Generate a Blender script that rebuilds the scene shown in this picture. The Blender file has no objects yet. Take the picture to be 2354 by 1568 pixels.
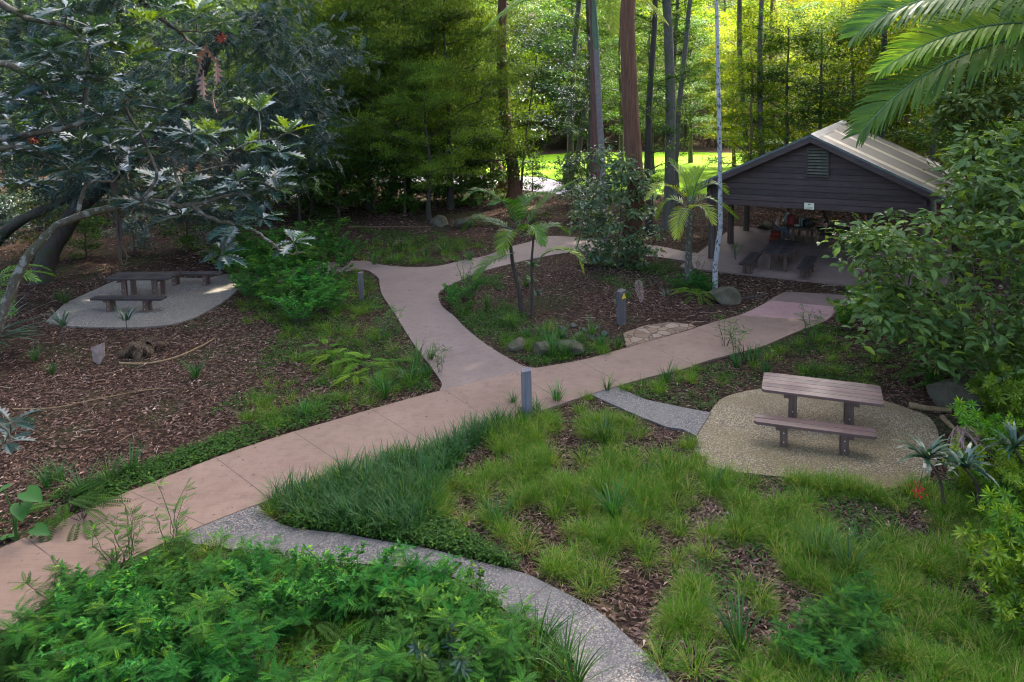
import bpy, bmesh, math
import numpy as np
from mathutils import Vector, Matrix

scene = bpy.context.scene
C = scene.collection

# ------------------------------------------------------------------ camera
CAM_H, LENS, SHIFT_Y, PITCH, ROLL = 7.0, 25.7, -0.171, 6.0, -1.2
cd = bpy.data.cameras.new('camera'); cam = bpy.data.objects.new('camera', cd); C.objects.link(cam)
cd.sensor_width = 36; cd.lens = LENS; cd.shift_y = SHIFT_Y; cd.clip_end = 1500; cd.clip_start = 0.2
_a, _r = math.radians(90 - PITCH), math.radians(ROLL)
RX = np.array([[1, 0, 0], [0, math.cos(_a), -math.sin(_a)], [0, math.sin(_a), math.cos(_a)]])
RZ = np.array([[math.cos(_r), -math.sin(_r), 0], [math.sin(_r), math.cos(_r), 0], [0, 0, 1]])
RC = RX @ RZ
m4 = Matrix.Identity(4)
for i in range(3):
    for j in range(3): m4[i][j] = RC[i, j]
m4[2][3] = CAM_H
cam.matrix_world = m4
scene.camera = cam

# ------------------------------------------------------------------ light
SUN_EL, SUN_AZ = 44.0, 34.0        # degrees; azimuth measured from +Y (view direction) towards +X
w = bpy.data.worlds.new('World'); scene.world = w; w.use_nodes = True
nt = w.node_tree; nt.nodes.clear()
sky = nt.nodes.new('ShaderNodeTexSky'); sky.sky_type = 'NISHITA'; sky.sun_disc = False
sky.air_density = 0.55; sky.dust_density = 4.0; sky.ozone_density = 0.3; sky.sun_elevation = math.radians(SUN_EL); sky.sun_rotation = math.radians(SUN_AZ)
bg = nt.nodes.new('ShaderNodeBackground'); bg.inputs['Strength'].default_value = 0.15
wo = nt.nodes.new('ShaderNodeOutputWorld')
nt.links.new(sky.outputs[0], bg.inputs[0]); nt.links.new(bg.outputs[0], wo.inputs[0])
sd = bpy.data.lights.new('sun', 'SUN'); sd.energy = 2.4; sd.angle = math.radians(0.5); sd.color = (1, .93, .80)
sun = bpy.data.objects.new('sun', sd); C.objects.link(sun)
_e, _z = math.radians(SUN_EL), math.radians(SUN_AZ)
SUN_DIR = Vector((math.sin(_z) * math.cos(_e), math.cos(_z) * math.cos(_e), math.sin(_e)))
sun.rotation_euler = SUN_DIR.to_track_quat('Z', 'Y').to_euler()
vs = scene.view_settings
vs.view_transform = 'Standard'; vs.look = 'None'; vs.gamma = 1.0; vs.use_curve_mapping = False
vs.exposure = 3.72
cy = scene.cycles
cy.max_bounces = 6; cy.diffuse_bounces = 4; cy.glossy_bounces = 2; cy.transmission_bounces = 3
cy.transparent_max_bounces = 4; cy.use_adaptive_sampling = False; cy.use_denoising = True; cy.denoising_prefilter = 'ACCURATE'; cy.pixel_filter_type = 'BLACKMAN_HARRIS'; cy.filter_width = 1.1
cy.sample_clamp_indirect = 3.0; cy.sample_clamp_direct = 12.0; cy.caustics_reflective = False; cy.caustics_refractive = False

# ------------------------------------------------------------------ where a point of the photograph lies in the place
def ray(x, y):
    u = (x - 1176.5) / 2353; v = (784 - y) / 2353 + SHIFT_Y
    return RC @ np.array([u * 36 / LENS, v * 36 / LENS, -1.0])
def G(x, y, z=0.0):
    d = ray(x, y); t = (z - CAM_H) / d[2]
    return np.array([d[0] * t, d[1] * t, z])
def D(x, y, Y):
    d = ray(x, y); t = Y / d[1]
    return np.array([d[0] * t, Y, CAM_H + d[2] * t])

# ------------------------------------------------------------------ mesh helpers
RNG = np.random.default_rng(7)
class Acc:
    """collects vertex and face arrays and links them as ONE mesh object"""
    def __init__(s): s.V = []; s.Q = []; s.T = []; s.nv = 0
    def add(s, V, F, mat=0, tint=0.5):
        V = np.asarray(V, float).reshape(-1, 3)
        F = np.asarray(F, int)
        t = np.broadcast_to(np.asarray(tint, float), (len(F),))
        (s.Q if F.shape[1] == 4 else s.T).append((F + s.nv, np.full(len(F), mat), t))
        s.V.append(V); s.nv += len(V)
        return s
    def mesh(s, name, mats, smooth=False):
        me = bpy.data.meshes.new(name)
        V = np.concatenate(s.V) if s.V else np.zeros((0, 3))
        me.vertices.add(len(V)); me.vertices.foreach_set('co', V.ravel().astype(np.float32))
        loops, starts, mi, ti, at = [], [], [], [], 0
        for lst, k in ((s.Q, 4), (s.T, 3)):
            for F, m, t in lst:
                loops.append(F.ravel()); starts.append(at + np.arange(len(F)) * k); at += F.size
                mi.append(m); ti.append(t)
        loops = np.concatenate(loops); starts = np.concatenate(starts)
        me.loops.add(len(loops)); me.loops.foreach_set('vertex_index', loops.astype(np.int32))
        me.polygons.add(len(starts)); me.polygons.foreach_set('loop_start', starts.astype(np.int32))
        me.polygons.foreach_set('material_index', np.concatenate(mi).astype(np.int32))
        me.polygons.foreach_set('use_smooth', np.full(len(starts), bool(smooth)))
        at_ = me.attributes.new('tint', 'FLOAT', 'FACE'); at_.data.foreach_set('value', np.concatenate(ti).astype(np.float32))
        for m in (mats if isinstance(mats, (list, tuple)) else [mats]): me.materials.append(m)
        me.update(calc_edges=True)
        return me
    def build(s, name, mats, parent=None, smooth=False):
        return link(name, s.mesh(name, mats, smooth), parent)
def link(name, me, parent=None):
    o = bpy.data.objects.new(name, me); C.objects.link(o)
    if parent is not None: o.parent = parent
    return o
def tag(o, label=None, cat=None, group=None, kind=None):
    if label: o['label'] = label
    if cat: o['category'] = cat
    if group: o['group'] = group
    if kind: o['kind'] = kind
    return o
def empty(name, loc, rz=0.0, label=None, cat=None, group=None):
    o = bpy.data.objects.new(name, None); C.objects.link(o); o.empty_display_size = .2
    o.location = tuple(float(c) for c in loc); o.rotation_euler = (0, 0, rz)
    return tag(o, label, cat, group)
def copy_tree(o, parent=None):
    c = o.copy(); C.objects.link(c)
    if parent is not None: c.parent = parent
    for ch in list(o.children): copy_tree(ch, c)
    return c

def nrmz(a): return a / np.maximum(np.linalg.norm(a, axis=-1, keepdims=True), 1e-9)
def box(acc, c, s, mat=0, rz=0.0, tint=.5, taper=1.0):
    x, y, z = np.array(s) / 2.0
    P = np.array([[-x, -y, -z], [x, -y, -z], [x, y, -z], [-x, y, -z], [-x * taper, -y * taper, z], [x * taper, -y * taper, z], [x * taper, y * taper, z], [-x * taper, y * taper, z]])
    k, q = math.cos(rz), math.sin(rz)
    P = P @ np.array([[k, q, 0], [-q, k, 0], [0, 0, 1]]) + np.array(c)
    acc.add(P, [[0, 3, 2, 1], [4, 5, 6, 7], [0, 1, 5, 4], [1, 2, 6, 5], [2, 3, 7, 6], [3, 0, 4, 7]], mat, tint)
def prism(acc, poly, z0, z1, mat=0):
    """convex outline extruded"""
    n = len(poly); P = [(p[0], p[1], z0) for p in poly] + [(p[0], p[1], z1) for p in poly]
    acc.add(P, [[i, (i + 1) % n, n + (i + 1) % n, n + i] for i in range(n)], mat)
    c = np.mean(np.array(poly), 0)
    T = [(c[0], c[1], z1)] + [(p[0], p[1], z1) for p in poly]
    acc.add(T, [[0, 1 + i, 1 + (i + 1) % n] for i in range(n)], mat)
    T = [(c[0], c[1], z0)] + [(p[0], p[1], z0) for p in poly]
    acc.add(T, [[0, 1 + (i + 1) % n, 1 + i] for i in range(n)], mat)
def smooth_line(P, n=8):
    P = np.array(P, float); out = []
    Q = np.vstack([2 * P[0] - P[1], P, 2 * P[-1] - P[-2]])
    for i in range(1, len(Q) - 2):
        p0, p1, p2, p3 = Q[i - 1], Q[i], Q[i + 1], Q[i + 2]
        for t in np.linspace(0, 1, n, endpoint=False):
            out.append(.5 * ((2 * p1) + (p2 - p0) * t + (2 * p0 - 5 * p1 + 4 * p2 - p3) * t * t + (3 * p1 - p0 - 3 * p2 + p3) * t ** 3))
    out.append(P[-1]); return np.array(out)
def tube(acc, P, R, sides=7, mat=0, tint=.5, jit=0.0, rng=None, cap=True):
    P = np.asarray(P, float); R = np.broadcast_to(np.asarray(R, float), (len(P),)); m = len(P)
    T = nrmz(np.gradient(P, axis=0))
    up = np.array([0, 0, 1.0]) if abs(T[0][2]) < .9 else np.array([1.0, 0, 0])
    rings = []
    a = np.linspace(0, 2 * np.pi, sides, endpoint=False)
    u = np.cross(up, T[0]); u /= np.linalg.norm(u)
    for i in range(m):
        u = u - T[i] * (u @ T[i]); u /= max(np.linalg.norm(u), 1e-9); v = np.cross(T[i], u)
        r = R[i] * (1 + (jit * rng.standard_normal(sides) if jit else 0))
        rings.append(P[i] + (np.cos(a) * r)[:, None] * u + (np.sin(a) * r)[:, None] * v)
    V = np.concatenate(rings)
    i, j = np.meshgrid(np.arange(m - 1), np.arange(sides), indexing='ij')
    F = np.stack([i * sides + j, i * sides + (j + 1) % sides, (i + 1) * sides + (j + 1) % sides, (i + 1) * sides + j], -1).reshape(-1, 4)
    acc.add(V, F, mat, tint)
    if cap:
        for k, ring in ((0, rings[0]), (1, rings[-1])):
            cpt = ring.mean(0); Fc = [[0, 1 + (q + 1) % sides, 1 + q] if k == 0 else [0, 1 + q, 1 + (q + 1) % sides] for q in range(sides)]
            acc.add(np.vstack([cpt, ring]), Fc, mat, tint)

# leaf templates: (across, along, out)
def tm(V, F): return np.array(V, float), np.array(F, int)
T_KITE = tm([(0, 0, 0), (.5, .45, .05), (0, 1, 0), (-.5, .45, .05)], [[0, 1, 2, 3]])
T_LEAF = tm([(0, 0, 0), (.5, .42, .10), (0, 1, -.08), (-.5, .42, .10), (0, .5, 0)], [[0, 1, 2, 4], [0, 4, 2, 3]])
T_OVATE = tm([(0, 0, 0), (.34, .18, .04), (.5, .45, .08), (.33, .75, .03), (0, 1, -.12), (-.33, .75, .03), (-.5, .45, .08), (-.34, .18, .04), (0, .35, 0), (0, .7, -.03)],
             [[0, 1, 2, 8], [8, 2, 3, 9], [9, 3, 4, 5], [0, 8, 6, 7], [8, 9, 5, 6]])
def _lobed():
    y = [0, .12, .2, .34, .36, .54, .52, .72, .68, .88, .84, 1.0]
    wd = [.03, .05, .07, .30, .09, .44, .11, .42, .10, .27, .07, 0]
    ym = np.linspace(0, 1, 12) * .98
    V, F = [], []
    for i in range(12): V += [(wd[i], y[i], .10 * wd[i] * 2), (0, ym[i], 0), (-wd[i], y[i], .10 * wd[i] * 2)]
    for i in range(11):
        a = i * 3
        F += [[a, a + 3, a + 4, a + 1], [a + 1, a + 4, a + 5, a + 2]]
    V = [(p[0], p[1], p[2] - .22 * p[1] ** 2) for p in V]
    return tm(V, F)
T_LOBED = _lobed()
def _pinnate(pairs, ll, lw, sweep=.35, droop=.2, tip=True, start=.2):
    V, F = [], []
    def lf(x, y, dx, dy, z):
        n = len(V); l = math.hypot(dx, dy); px_, py_ = -dy / l * lw / 2, dx / l * lw / 2
        V.extend([(x, y, z), (x + dx * .5 + px_, y + dy * .5 + py_, z + .01), (x + dx, y + dy, z - .03), (x + dx * .5 - px_, y + dy * .5 - py_, z + .01)])
        F.append([n, n + 1, n + 2, n + 3])
    for i in range(pairs):
        s = start + (1 - start) * i / pairs; z = -droop * s * s; k = ll * (1 - .45 * abs(2 * s - 1.0) ** 2)
        for sg in (1, -1): lf(0, s, sg * k * .93, k * sweep, z)
    if tip: lf(0, .97, 0, ll, -droop)
    n = len(V); V.extend([(.008, 0, 0), (.008, 1, -droop), (-.008, 1, -droop), (-.008, 0, 0)]); F.append([n, n + 1, n + 2, n + 3])
    return tm(V, F)
T_PIN = _pinnate(6, .27, .13)            # shrub sprays
T_PINF = _pinnate(8, .17, .078, droop=.22)     # fine leaflets
T_PINL = _pinnate(5, .36, .13, sweep=.6, droop=.45)   # hanging long leaflets
T_FERN = _pinnate(15, .26, .055, sweep=.25, droop=.35, start=.12)
def _whorl():                             # tuft of narrow leaves at a twig end
    V, F = [], []
    for k in range(6):
        a = k * 2.4; l = .75 + .25 * ((k * 7) % 3) / 2
        d = np.array([math.cos(a) * .75, .35 + .5 * ((k * 5) % 4) / 3, math.sin(a) * .75]); d /= np.linalg.norm(d); d *= l
        s = nrmz(np.cross(d, [0, 1, .3])) * .11
        n = len(V); V += [(0, 0, 0), tuple(d * .5 + s), tuple(d), tuple(d * .5 - s)]; F.append([n, n + 1, n + 2, n + 3])
    return tm(V, F)
T_WHORL = _whorl()

def scatter(acc, tmpl, P, Dv, N, L, W=None, mat=0, tint=None):
    """copies of a leaf template: at P, along Dv, face N, length L, width W"""
    V0, F0 = tmpl; n = len(P)
    Dv = nrmz(Dv); S = nrmz(np.cross(Dv, N)); N = np.cross(S, Dv)
    L = np.broadcast_to(np.asarray(L, float), (n,)); W = L if W is None else np.broadcast_to(np.asarray(W, float), (n,))
    V = P[:, None] + V0[None, :, 0:1] * (S * W[:, None])[:, None] + V0[None, :, 1:2] * (Dv * L[:, None])[:, None] + V0[None, :, 2:3] * (N * L[:, None])[:, None]
    F = F0[None] + (np.arange(n) * len(V0))[:, None, None]
    t = np.broadcast_to(np.asarray(.5 if tint is None else tint, float), (n,))
    acc.add(V, F.reshape(-1, F0.shape[1]), mat, np.repeat(t, len(F0)))
def blades(acc, B, az, lean, curve, L, W, segs=3, mat=0, tint=.5, point=.12):
    n = len(B); L, W, lean, curve = (np.broadcast_to(np.asarray(q, float), (n,)) for q in (L, W, lean, curve))
    h = np.stack([np.cos(az), np.sin(az), 0 * az], -1); s = np.stack([-np.sin(az), np.cos(az), 0 * az], -1)
    P = B.copy(); V = []
    for k in range(segs + 1):
        t = k / segs; wk = W * (1.0 if t < .5 else 1 - (1 - point) * ((t - .5) / .5) ** 1.2) * (.6 if k == 0 else 1)
        V += [P - s * wk[:, None] / 2, P + s * wk[:, None] / 2]
        a = lean + curve * (t + .5 / segs)
        P = P + (L / segs)[:, None] * (np.sin(a)[:, None] * h + np.cos(a)[:, None] * np.array([0, 0, 1.0]))
    V = np.stack(V, 1); k2 = 2 * (segs + 1)
    F0 = np.array([[2 * k, 2 * k + 1, 2 * k + 3, 2 * k + 2] for k in range(segs)])
    F = (F0[None] + (np.arange(n) * k2)[:, None, None]).reshape(-1, 4)
    acc.add(V, F, mat, np.repeat(np.broadcast_to(np.asarray(tint, float), (n,)), segs))

def inpoly(P, poly):
    poly = np.asarray(poly)[:, :2]; x, y = P[:, 0], P[:, 1]; r = np.zeros(len(P), bool)
    a = poly; b = np.roll(poly, -1, 0)
    for (x0, y0), (x1, y1) in zip(a, b):
        if y0 == y1: continue
        c = ((y0 > y) != (y1 > y)) & (x < (x1 - x0) * (y - y0) / (y1 - y0) + x0); r ^= c
    return r
_ng = np.random.default_rng(3).random((64, 64))
def noise(x, y, f=1.0, o=0.0):
    x = np.asarray(x) * f + o + 100; y = np.asarray(y) * f + o * 1.7 + 100
    i, j = np.floor(x).astype(int), np.floor(y).astype(int); u, v = x - i, y - j
    u = u * u * (3 - 2 * u); v = v * v * (3 - 2 * v); g = lambda a, b: _ng[a % 64, b % 64]
    return (g(i, j) * (1 - u) + g(i + 1, j) * u) * (1 - v) + (g(i, j + 1) * (1 - u) + g(i + 1, j + 1) * u) * v
def sample(poly, n, rng, dens=None):
    poly = np.asarray(poly)[:, :2]; lo, hi = poly.min(0), poly.max(0); out = []
    got = 0
    for _ in range(60):
        P = lo + (hi - lo) * rng.random((max(2 * n, 400), 2)); k = inpoly(P, poly)
        if dens is not None: k &= rng.random(len(P)) < dens(P[:, 0], P[:, 1])
        out.append(P[k]); got += k.sum()
        if got >= n: break
    P = np.concatenate(out)[:n]
    return np.column_stack([P, np.zeros(len(P))])
def area(poly):
    p = np.asarray(poly)[:, :2]; q = np.roll(p, -1, 0)
    return abs(np.sum(p[:, 0] * q[:, 1] - q[:, 0] * p[:, 1])) / 2
def GP(pts): return np.array([G(x, y)[:2] for x, y in pts])

# ------------------------------------------------------------------ materials
def mat(name):
    m = bpy.data.materials.new(name); m.use_nodes = True; t = m.node_tree; t.nodes.clear()
    out = t.nodes.new('ShaderNodeOutputMaterial'); return m, t, out
def nd(t, typ, **kw):
    n = t.nodes.new(typ)
    for k, v in kw.items():
        if k.startswith('i_'):
            key = k[2:]; key = int(key) if key.isdigit() else key.replace('_', ' ')
            n.inputs[key].default_value = v
        else: setattr(n, k, v)
    return n
def rgb(c): return (c[0], c[1], c[2], 1)
def ramp(t, src, stops):
    r = t.nodes.new('ShaderNodeValToRGB'); e = r.color_ramp.elements
    while len(e) < len(stops): e.new(.5)
    for i, (p, c) in enumerate(stops): e[i].position = p; e[i].color = rgb(c)
    t.links.new(src, r.inputs[0]); return r.outputs[0]
def mix(t, fac, a, b, mode='MIX'):
    m = t.nodes.new('ShaderNodeMix'); m.data_type = 'RGBA'; m.blend_type = mode
    for k, v in ((0, fac), (6, a), (7, b)):
        if hasattr(v, 'is_linked'): t.links.new(v, m.inputs[k])
        else: m.inputs[k].default_value = v if k == 0 else rgb(v)
    return m.outputs[2]
def tex(t, kind='Object', scale=(1, 1, 1), rot=(0, 0, 0)):
    c = t.nodes.new('ShaderNodeTexCoord'); mp = t.nodes.new('ShaderNodeMapping'); mp.inputs['Scale'].default_value = scale; mp.inputs['Rotation'].default_value = rot
    t.links.new(c.outputs[kind], mp.inputs[0]); return mp.outputs[0]
def noi(t, vec, scale, detail=4, rough=.6):
    n = nd(t, 'ShaderNodeTexNoise', i_Scale=scale, i_Detail=detail, i_Roughness=rough); t.links.new(vec, n.inputs['Vector']); return n.outputs[0]
def bump(t, h, s, dist=.02):
    b = nd(t, 'ShaderNodeBump', i_Strength=s, i_Distance=dist); t.links.new(h, b.inputs['Height']); return b.outputs[0]
def principled(t, out, col, rough=.7, spec=.4, nrm=None, metal=0.0):
    p = nd(t, 'ShaderNodeBsdfPrincipled'); p.inputs['Metallic'].default_value = metal
    if hasattr(col, 'is_linked'): t.links.new(col, p.inputs['Base Color'])
    else: p.inputs['Base Color'].default_value = rgb(col)
    if hasattr(rough, 'is_linked'): t.links.new(rough, p.inputs['Roughness'])
    else: p.inputs['Roughness'].default_value = rough
    p.inputs['Specular IOR Level'].default_value = spec
    if nrm is not None: t.links.new(nrm, p.inputs['Normal'])
    if out is not None: t.links.new(p.outputs[0], out.inputs[0])
    return p
def leafmat(name, a, b, c=None, rough=.42, spec=.5, trans=.3, tcol=None, hue=.03):
    m, t, out = mat(name)
    at = nd(t, 'ShaderNodeAttribute', attribute_name='tint')
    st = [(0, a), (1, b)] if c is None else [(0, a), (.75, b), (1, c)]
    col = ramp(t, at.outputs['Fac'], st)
    oi = nd(t, 'ShaderNodeObjectInfo')
    hs = nd(t, 'ShaderNodeHueSaturation')
    mr = nd(t, 'ShaderNodeMapRange'); mr.inputs[3].default_value = .5 - hue; mr.inputs[4].default_value = .5 + hue * .6
    t.links.new(oi.outputs['Random'], mr.inputs[0]); t.links.new(mr.outputs[0], hs.inputs['Hue'])
    mv = nd(t, 'ShaderNodeMapRange'); mv.inputs[3].default_value = .8; mv.inputs[4].default_value = 1.25
    mu = nd(t, 'ShaderNodeMath', operation='FRACT'); m7 = nd(t, 'ShaderNodeMath', operation='MULTIPLY', i_1=7.31)
    t.links.new(oi.outputs['Random'], m7.inputs[0]); t.links.new(m7.outputs[0], mu.inputs[0]); t.links.new(mu.outputs[0], mv.inputs[0])
    t.links.new(mv.outputs[0], hs.inputs['Value']); t.links.new(col, hs.inputs['Color'])
    p = principled(t, None, hs.outputs[0], rough, spec)
    tr = nd(t, 'ShaderNodeBsdfTranslucent')
    tc = mix(t, 1.0, hs.outputs[0], tcol or (1.9, 1.7, .5), 'MULTIPLY'); t.links.new(tc, tr.inputs[0])
    mx = nd(t, 'ShaderNodeMixShader'); mx.inputs[0].default_value = trans
    t.links.new(p.outputs[0], mx.inputs[1]); t.links.new(tr.outputs[0], mx.inputs[2]); t.links.new(mx.outputs[0], out.inputs[0])
    return m
def barkmat(name, a, b, moss=None, scale=6, stretch=.15, rough=.85, bmp=.6, patch=None):
    m, t, out = mat(name)
    v = tex(t, 'Object', (1, 1, stretch)); n1 = noi(t, v, scale * 2, 6, .7); v2 = tex(t, 'Object'); n2 = noi(t, v2, 2.2, 4)
    col = ramp(t, n1, [(.32, a), (.68, b)])
    if moss: col = mix(t, ramp(t, n2, [(.48, (0, 0, 0)), (.62, (1, 1, 1))]), col, moss)
    if patch:
        n3 = noi(t, tex(t, 'Object', (1, 1, .8)), 9, 3); col = mix(t, ramp(t, n3, [(.55, (0, 0, 0)), (.6, (1, 1, 1))]), col, patch)
    principled(t, out, col, rough, .25, bump(t, n1, bmp, .03)); return m
def plainmat(name, a, b=None, scale=8, rough=.6, spec=.4, bmp=0.0, metal=0.0):
    m, t, out = mat(name)
    b = b or tuple(c * .75 for c in a); n = noi(t, tex(t), scale, 5)
    principled(t, out, ramp(t, n, [(.35, b), (.65, a)]), rough, spec, bump(t, n, bmp) if bmp else None, metal); return m
def woodmat(name, a, b, axis=0, scale=5, rough=.55, stain=None):
    m, t, out = mat(name); s = [1, 1, 1]; s[axis] = .06
    n = noi(t, tex(t, 'Object', tuple(s)), scale * 6, 5, .65); n2 = noi(t, tex(t), 1.7, 3)
    at = nd(t, 'ShaderNodeAttribute', attribute_name='tint')
    col = ramp(t, n, [(.3, a), (.7, b)])
    pv = nd(t, 'ShaderNodeMapRange'); pv.inputs[3].default_value = .72; pv.inputs[4].default_value = 1.3
    t.links.new(at.outputs['Fac'], pv.inputs[0]); cx = nd(t, 'ShaderNodeCombineColor')
    for k in range(3): t.links.new(pv.outputs[0], cx.inputs[k])
    col = mix(t, 1.0, col, cx.outputs[0], 'MULTIPLY')
    if stain: col = mix(t, ramp(t, n2, [(.5, (0, 0, 0)), (.75, (.7, .7, .7))]), col, stain)
    rr = ramp(t, n2, [(.3, (rough - .1,) * 3), (.7, (rough + .15,) * 3)])
    principled(t, out, col, rr, .35, bump(t, n, .35, .01)); return m

# ================================================================== surfaces of the place
def concrete(name, a, b, stain, ang=0.0, grit=140):
    m, t, out = mat(name)
    ob = tex(t); br = tex(t, 'Object', (1.2, 40, 1), (0, 0, ang))
    n1 = noi(t, ob, .55, 5, .65); n2 = noi(t, br, 1.0, 3); n3 = noi(t, ob, grit, 2, .7); n4 = noi(t, ob, 5, 6, .75)
    c = ramp(t, n1, [(.35, a), (.66, b)])
    c = mix(t, ramp(t, n4, [(.48, (0, 0, 0)), (.70, (.55, .55, .55))]), c, stain); n5 = noi(t, ob, 1.9, 7, .8); c = mix(t, ramp(t, n5, [(.56, (0, 0, 0)), (.68, (.32, .32, .32))]), c, stain)
    c = mix(t, ramp(t, n2, [(.35, (.0,) * 3), (.75, (.35,) * 3)]), c, tuple(x * 1.25 for x in b))
    c = mix(t, ramp(t, n3, [(.3, (.45,) * 3), (.6, (0,) * 3)]), c, tuple(x * .6 for x in a))
    principled(t, out, c, .8, .3, bump(t, n3, .25, .004)); return m
def aggregate(name, cols, mud=None, scale=46):
    m, t, out = mat(name); ob = tex(t)
    vo = nd(t, 'ShaderNodeTexVoronoi', i_Scale=scale); vo.feature = 'F1'; t.links.new(ob, vo.inputs['Vector'])
    sp = nd(t, 'ShaderNodeSeparateColor'); t.links.new(vo.outputs['Color'], sp.inputs[0])
    n = len(cols); c = ramp(t, sp.outputs[0], [(.12 + .85 * i / n, k) for i, k in enumerate(cols)])
    e = ramp(t, vo.outputs['Distance'], [(.45, (1, 1, 1)), (.8, (.35, .33, .3))]); c = mix(t, 1, c, e, 'MULTIPLY')
    n1 = noi(t, ob, .8, 5, .65)
    if mud: c = mix(t, ramp(t, n1, [(.40, (0, 0, 0)), (.68, (.85,) * 3)]), c, mud)
    principled(t, out, c, .75, .35, bump(t, vo.outputs['Distance'], -.5, .006)); return m

M = {}
PATH_ANG = math.atan2(*(G(1568, 768) - G(496, 1057))[[1, 0]])
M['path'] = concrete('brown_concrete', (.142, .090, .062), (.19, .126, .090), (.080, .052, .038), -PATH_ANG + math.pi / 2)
M['path_grey'] = concrete('grey_brown_concrete', (.120, .086, .070), (.165, .122, .102), (.075, .056, .046), -.2)
M['path_pink'] = concrete('pink_concrete', (.22, .125, .11), (.28, .17, .15), (.12, .07, .06), .4)
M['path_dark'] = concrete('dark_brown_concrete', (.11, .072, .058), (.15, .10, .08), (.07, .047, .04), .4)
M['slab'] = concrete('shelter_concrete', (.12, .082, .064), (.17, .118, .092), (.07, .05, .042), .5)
M['joint'] = plainmat('joint_grime_and_gap_shade', (.05, .038, .032), rough=.95)
M['agg'] = aggregate('pebble_concrete', [(.045, .043, .047), (.095, .09, .088), (.15, .138, .12), (.22, .185, .14), (.07, .066, .066)], (.095, .088, .078))
M['agg_warm'] = aggregate('mossy_pebble_concrete', [(.075, .06, .035), (.16, .12, .065), (.25, .19, .10), (.30, .25, .16), (.12, .09, .045)], (.10, .072, .026))
M['agg_left'] = aggregate('curved_pad_pebble_concrete', [(.07, .065, .06), (.15, .135, .12), (.25, .22, .17), (.32, .28, .21), (.11, .098, .082)], (.11, .095, .07))  # paler pebble mix for the curved pad
M['asphalt'] = plainmat('asphalt', (.22, .21, .23), (.16, .155, .17), 30, .85)

def groundmat():
    m, t, out = mat('leaf_litter_soil'); ob = tex(t)
    vo = nd(t, 'ShaderNodeTexVoronoi', i_Scale=17.0); t.links.new(tex(t, 'Object', (1, 1.0, 1)), vo.inputs['Vector'])
    sp = nd(t, 'ShaderNodeSeparateColor'); t.links.new(vo.outputs['Color'], sp.inputs[0])
    c = ramp(t, sp.outputs[0], [(.1, (.012, .007, .005)), (.45, (.030, .016, .010)), (.75, (.060, .033, .021)), (.97, (.12, .075, .05))])
    n1 = noi(t, ob, .33, 6, .7); n2 = noi(t, ob, 6, 5, .7)
    c = mix(t, ramp(t, n2, [(.4, (0,) * 3), (.62, (.8,) * 3)]), c, (.015, .010, .007))
    c = mix(t, ramp(t, n1, [(.50, (0,) * 3), (.66, (.75,) * 3)]), c, (.022, .034, .010))
    principled(t, out, c, .95, .05, bump(t, n2, .8, .05)); return m
M['ground'] = groundmat()
def lawnmat():
    m, t, out = mat('mown_lawn'); ob = tex(t); n1 = noi(t, ob, .5, 4); n2 = noi(t, ob, 7, 5)
    c = ramp(t, n1, [(.35, (.10, .20, .004)), (.65, (.13, .24, .006))]); c = mix(t, ramp(t, n2, [(.4, (0,) * 3), (.7, (.5,) * 3)]), c, (.07, .14, .010))
    principled(t, out, c, .9, .05, bump(t, n2, .6, .05)); return m
M['lawn'] = lawnmat()

# ground sheet: flat round the paths, rising to wooded slopes far off
def land_h(x, y):
    d = np.maximum(0, y - 92) / 90.0; e = np.maximum(0, np.abs(x) - 62) / 70.0
    return 30 * np.clip(d, 0, 1.6) ** 1.15 + 16 * np.clip(e, 0, 2) ** 1.2
gx = np.concatenate([np.linspace(-420, -70, 22), np.linspace(-66, 66, 90), np.linspace(70, 420, 22)])
gy = np.concatenate([np.linspace(-160, -12, 14), np.linspace(-10, 60, 70), np.linspace(62, 420, 60)])
X, Y = np.meshgrid(gx, gy)
Z = land_h(X, Y) + np.where(Y > 90, 1.2 * noise(X, Y, .08), 0)
a = Acc(); n_ = len(gx); i, j = np.meshgrid(np.arange(len(gy) - 1), np.arange(n_ - 1), indexing='ij')
a.add(np.stack([X, Y, Z], -1).reshape(-1, 3), np.stack([i * n_ + j, i * n_ + j + 1, (i + 1) * n_ + j + 1, (i + 1) * n_ + j], -1).reshape(-1, 4))
ground = tag(a.build('ground', M['ground'], smooth=True), 'brown leaf litter ground running under the whole forest', 'ground', kind='structure')

def slab(name, outline, z, m, label, joints=(), thick=.16, jw=.005, kind='structure', cat='path'):
    bm = bmesh.new(); P = [tuple(p[:2]) for p in outline]
    top = [bm.verts.new((x, y, z)) for x, y in P]; f = bm.faces.new(top); bm.normal_update()
    if f.normal.z < 0: f.normal_flip()
    bev = .012
    bot = [bm.verts.new((x, y, z - thick)) for x, y in P]
    n = len(P)
    for k in range(n): bm.faces.new((top[k], bot[k], bot[(k + 1) % n], top[(k + 1) % n]))
    for A, B in joints:
        A, B = np.array(A[:2]), np.array(B[:2]); d = B - A; q = np.array([-d[1], d[0]]) / np.linalg.norm(d) * jw
        ff = bm.faces.new([bm.verts.new((*p, z + .003)) for p in (A - q, B - q, B + q, A + q)]); ff.material_index = 1
        ff.normal_update()
        if ff.normal.z < 0: ff.normal_flip()
    me = bpy.data.meshes.new(name); bm.to_mesh(me); bm.free()
    me.materials.append(m); me.materials.append(M['joint'])
    return tag(link(name, me), label, cat, kind=kind)
def JP(pairs): return [(G(*p), G(*q)) for p, q in pairs]

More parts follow.
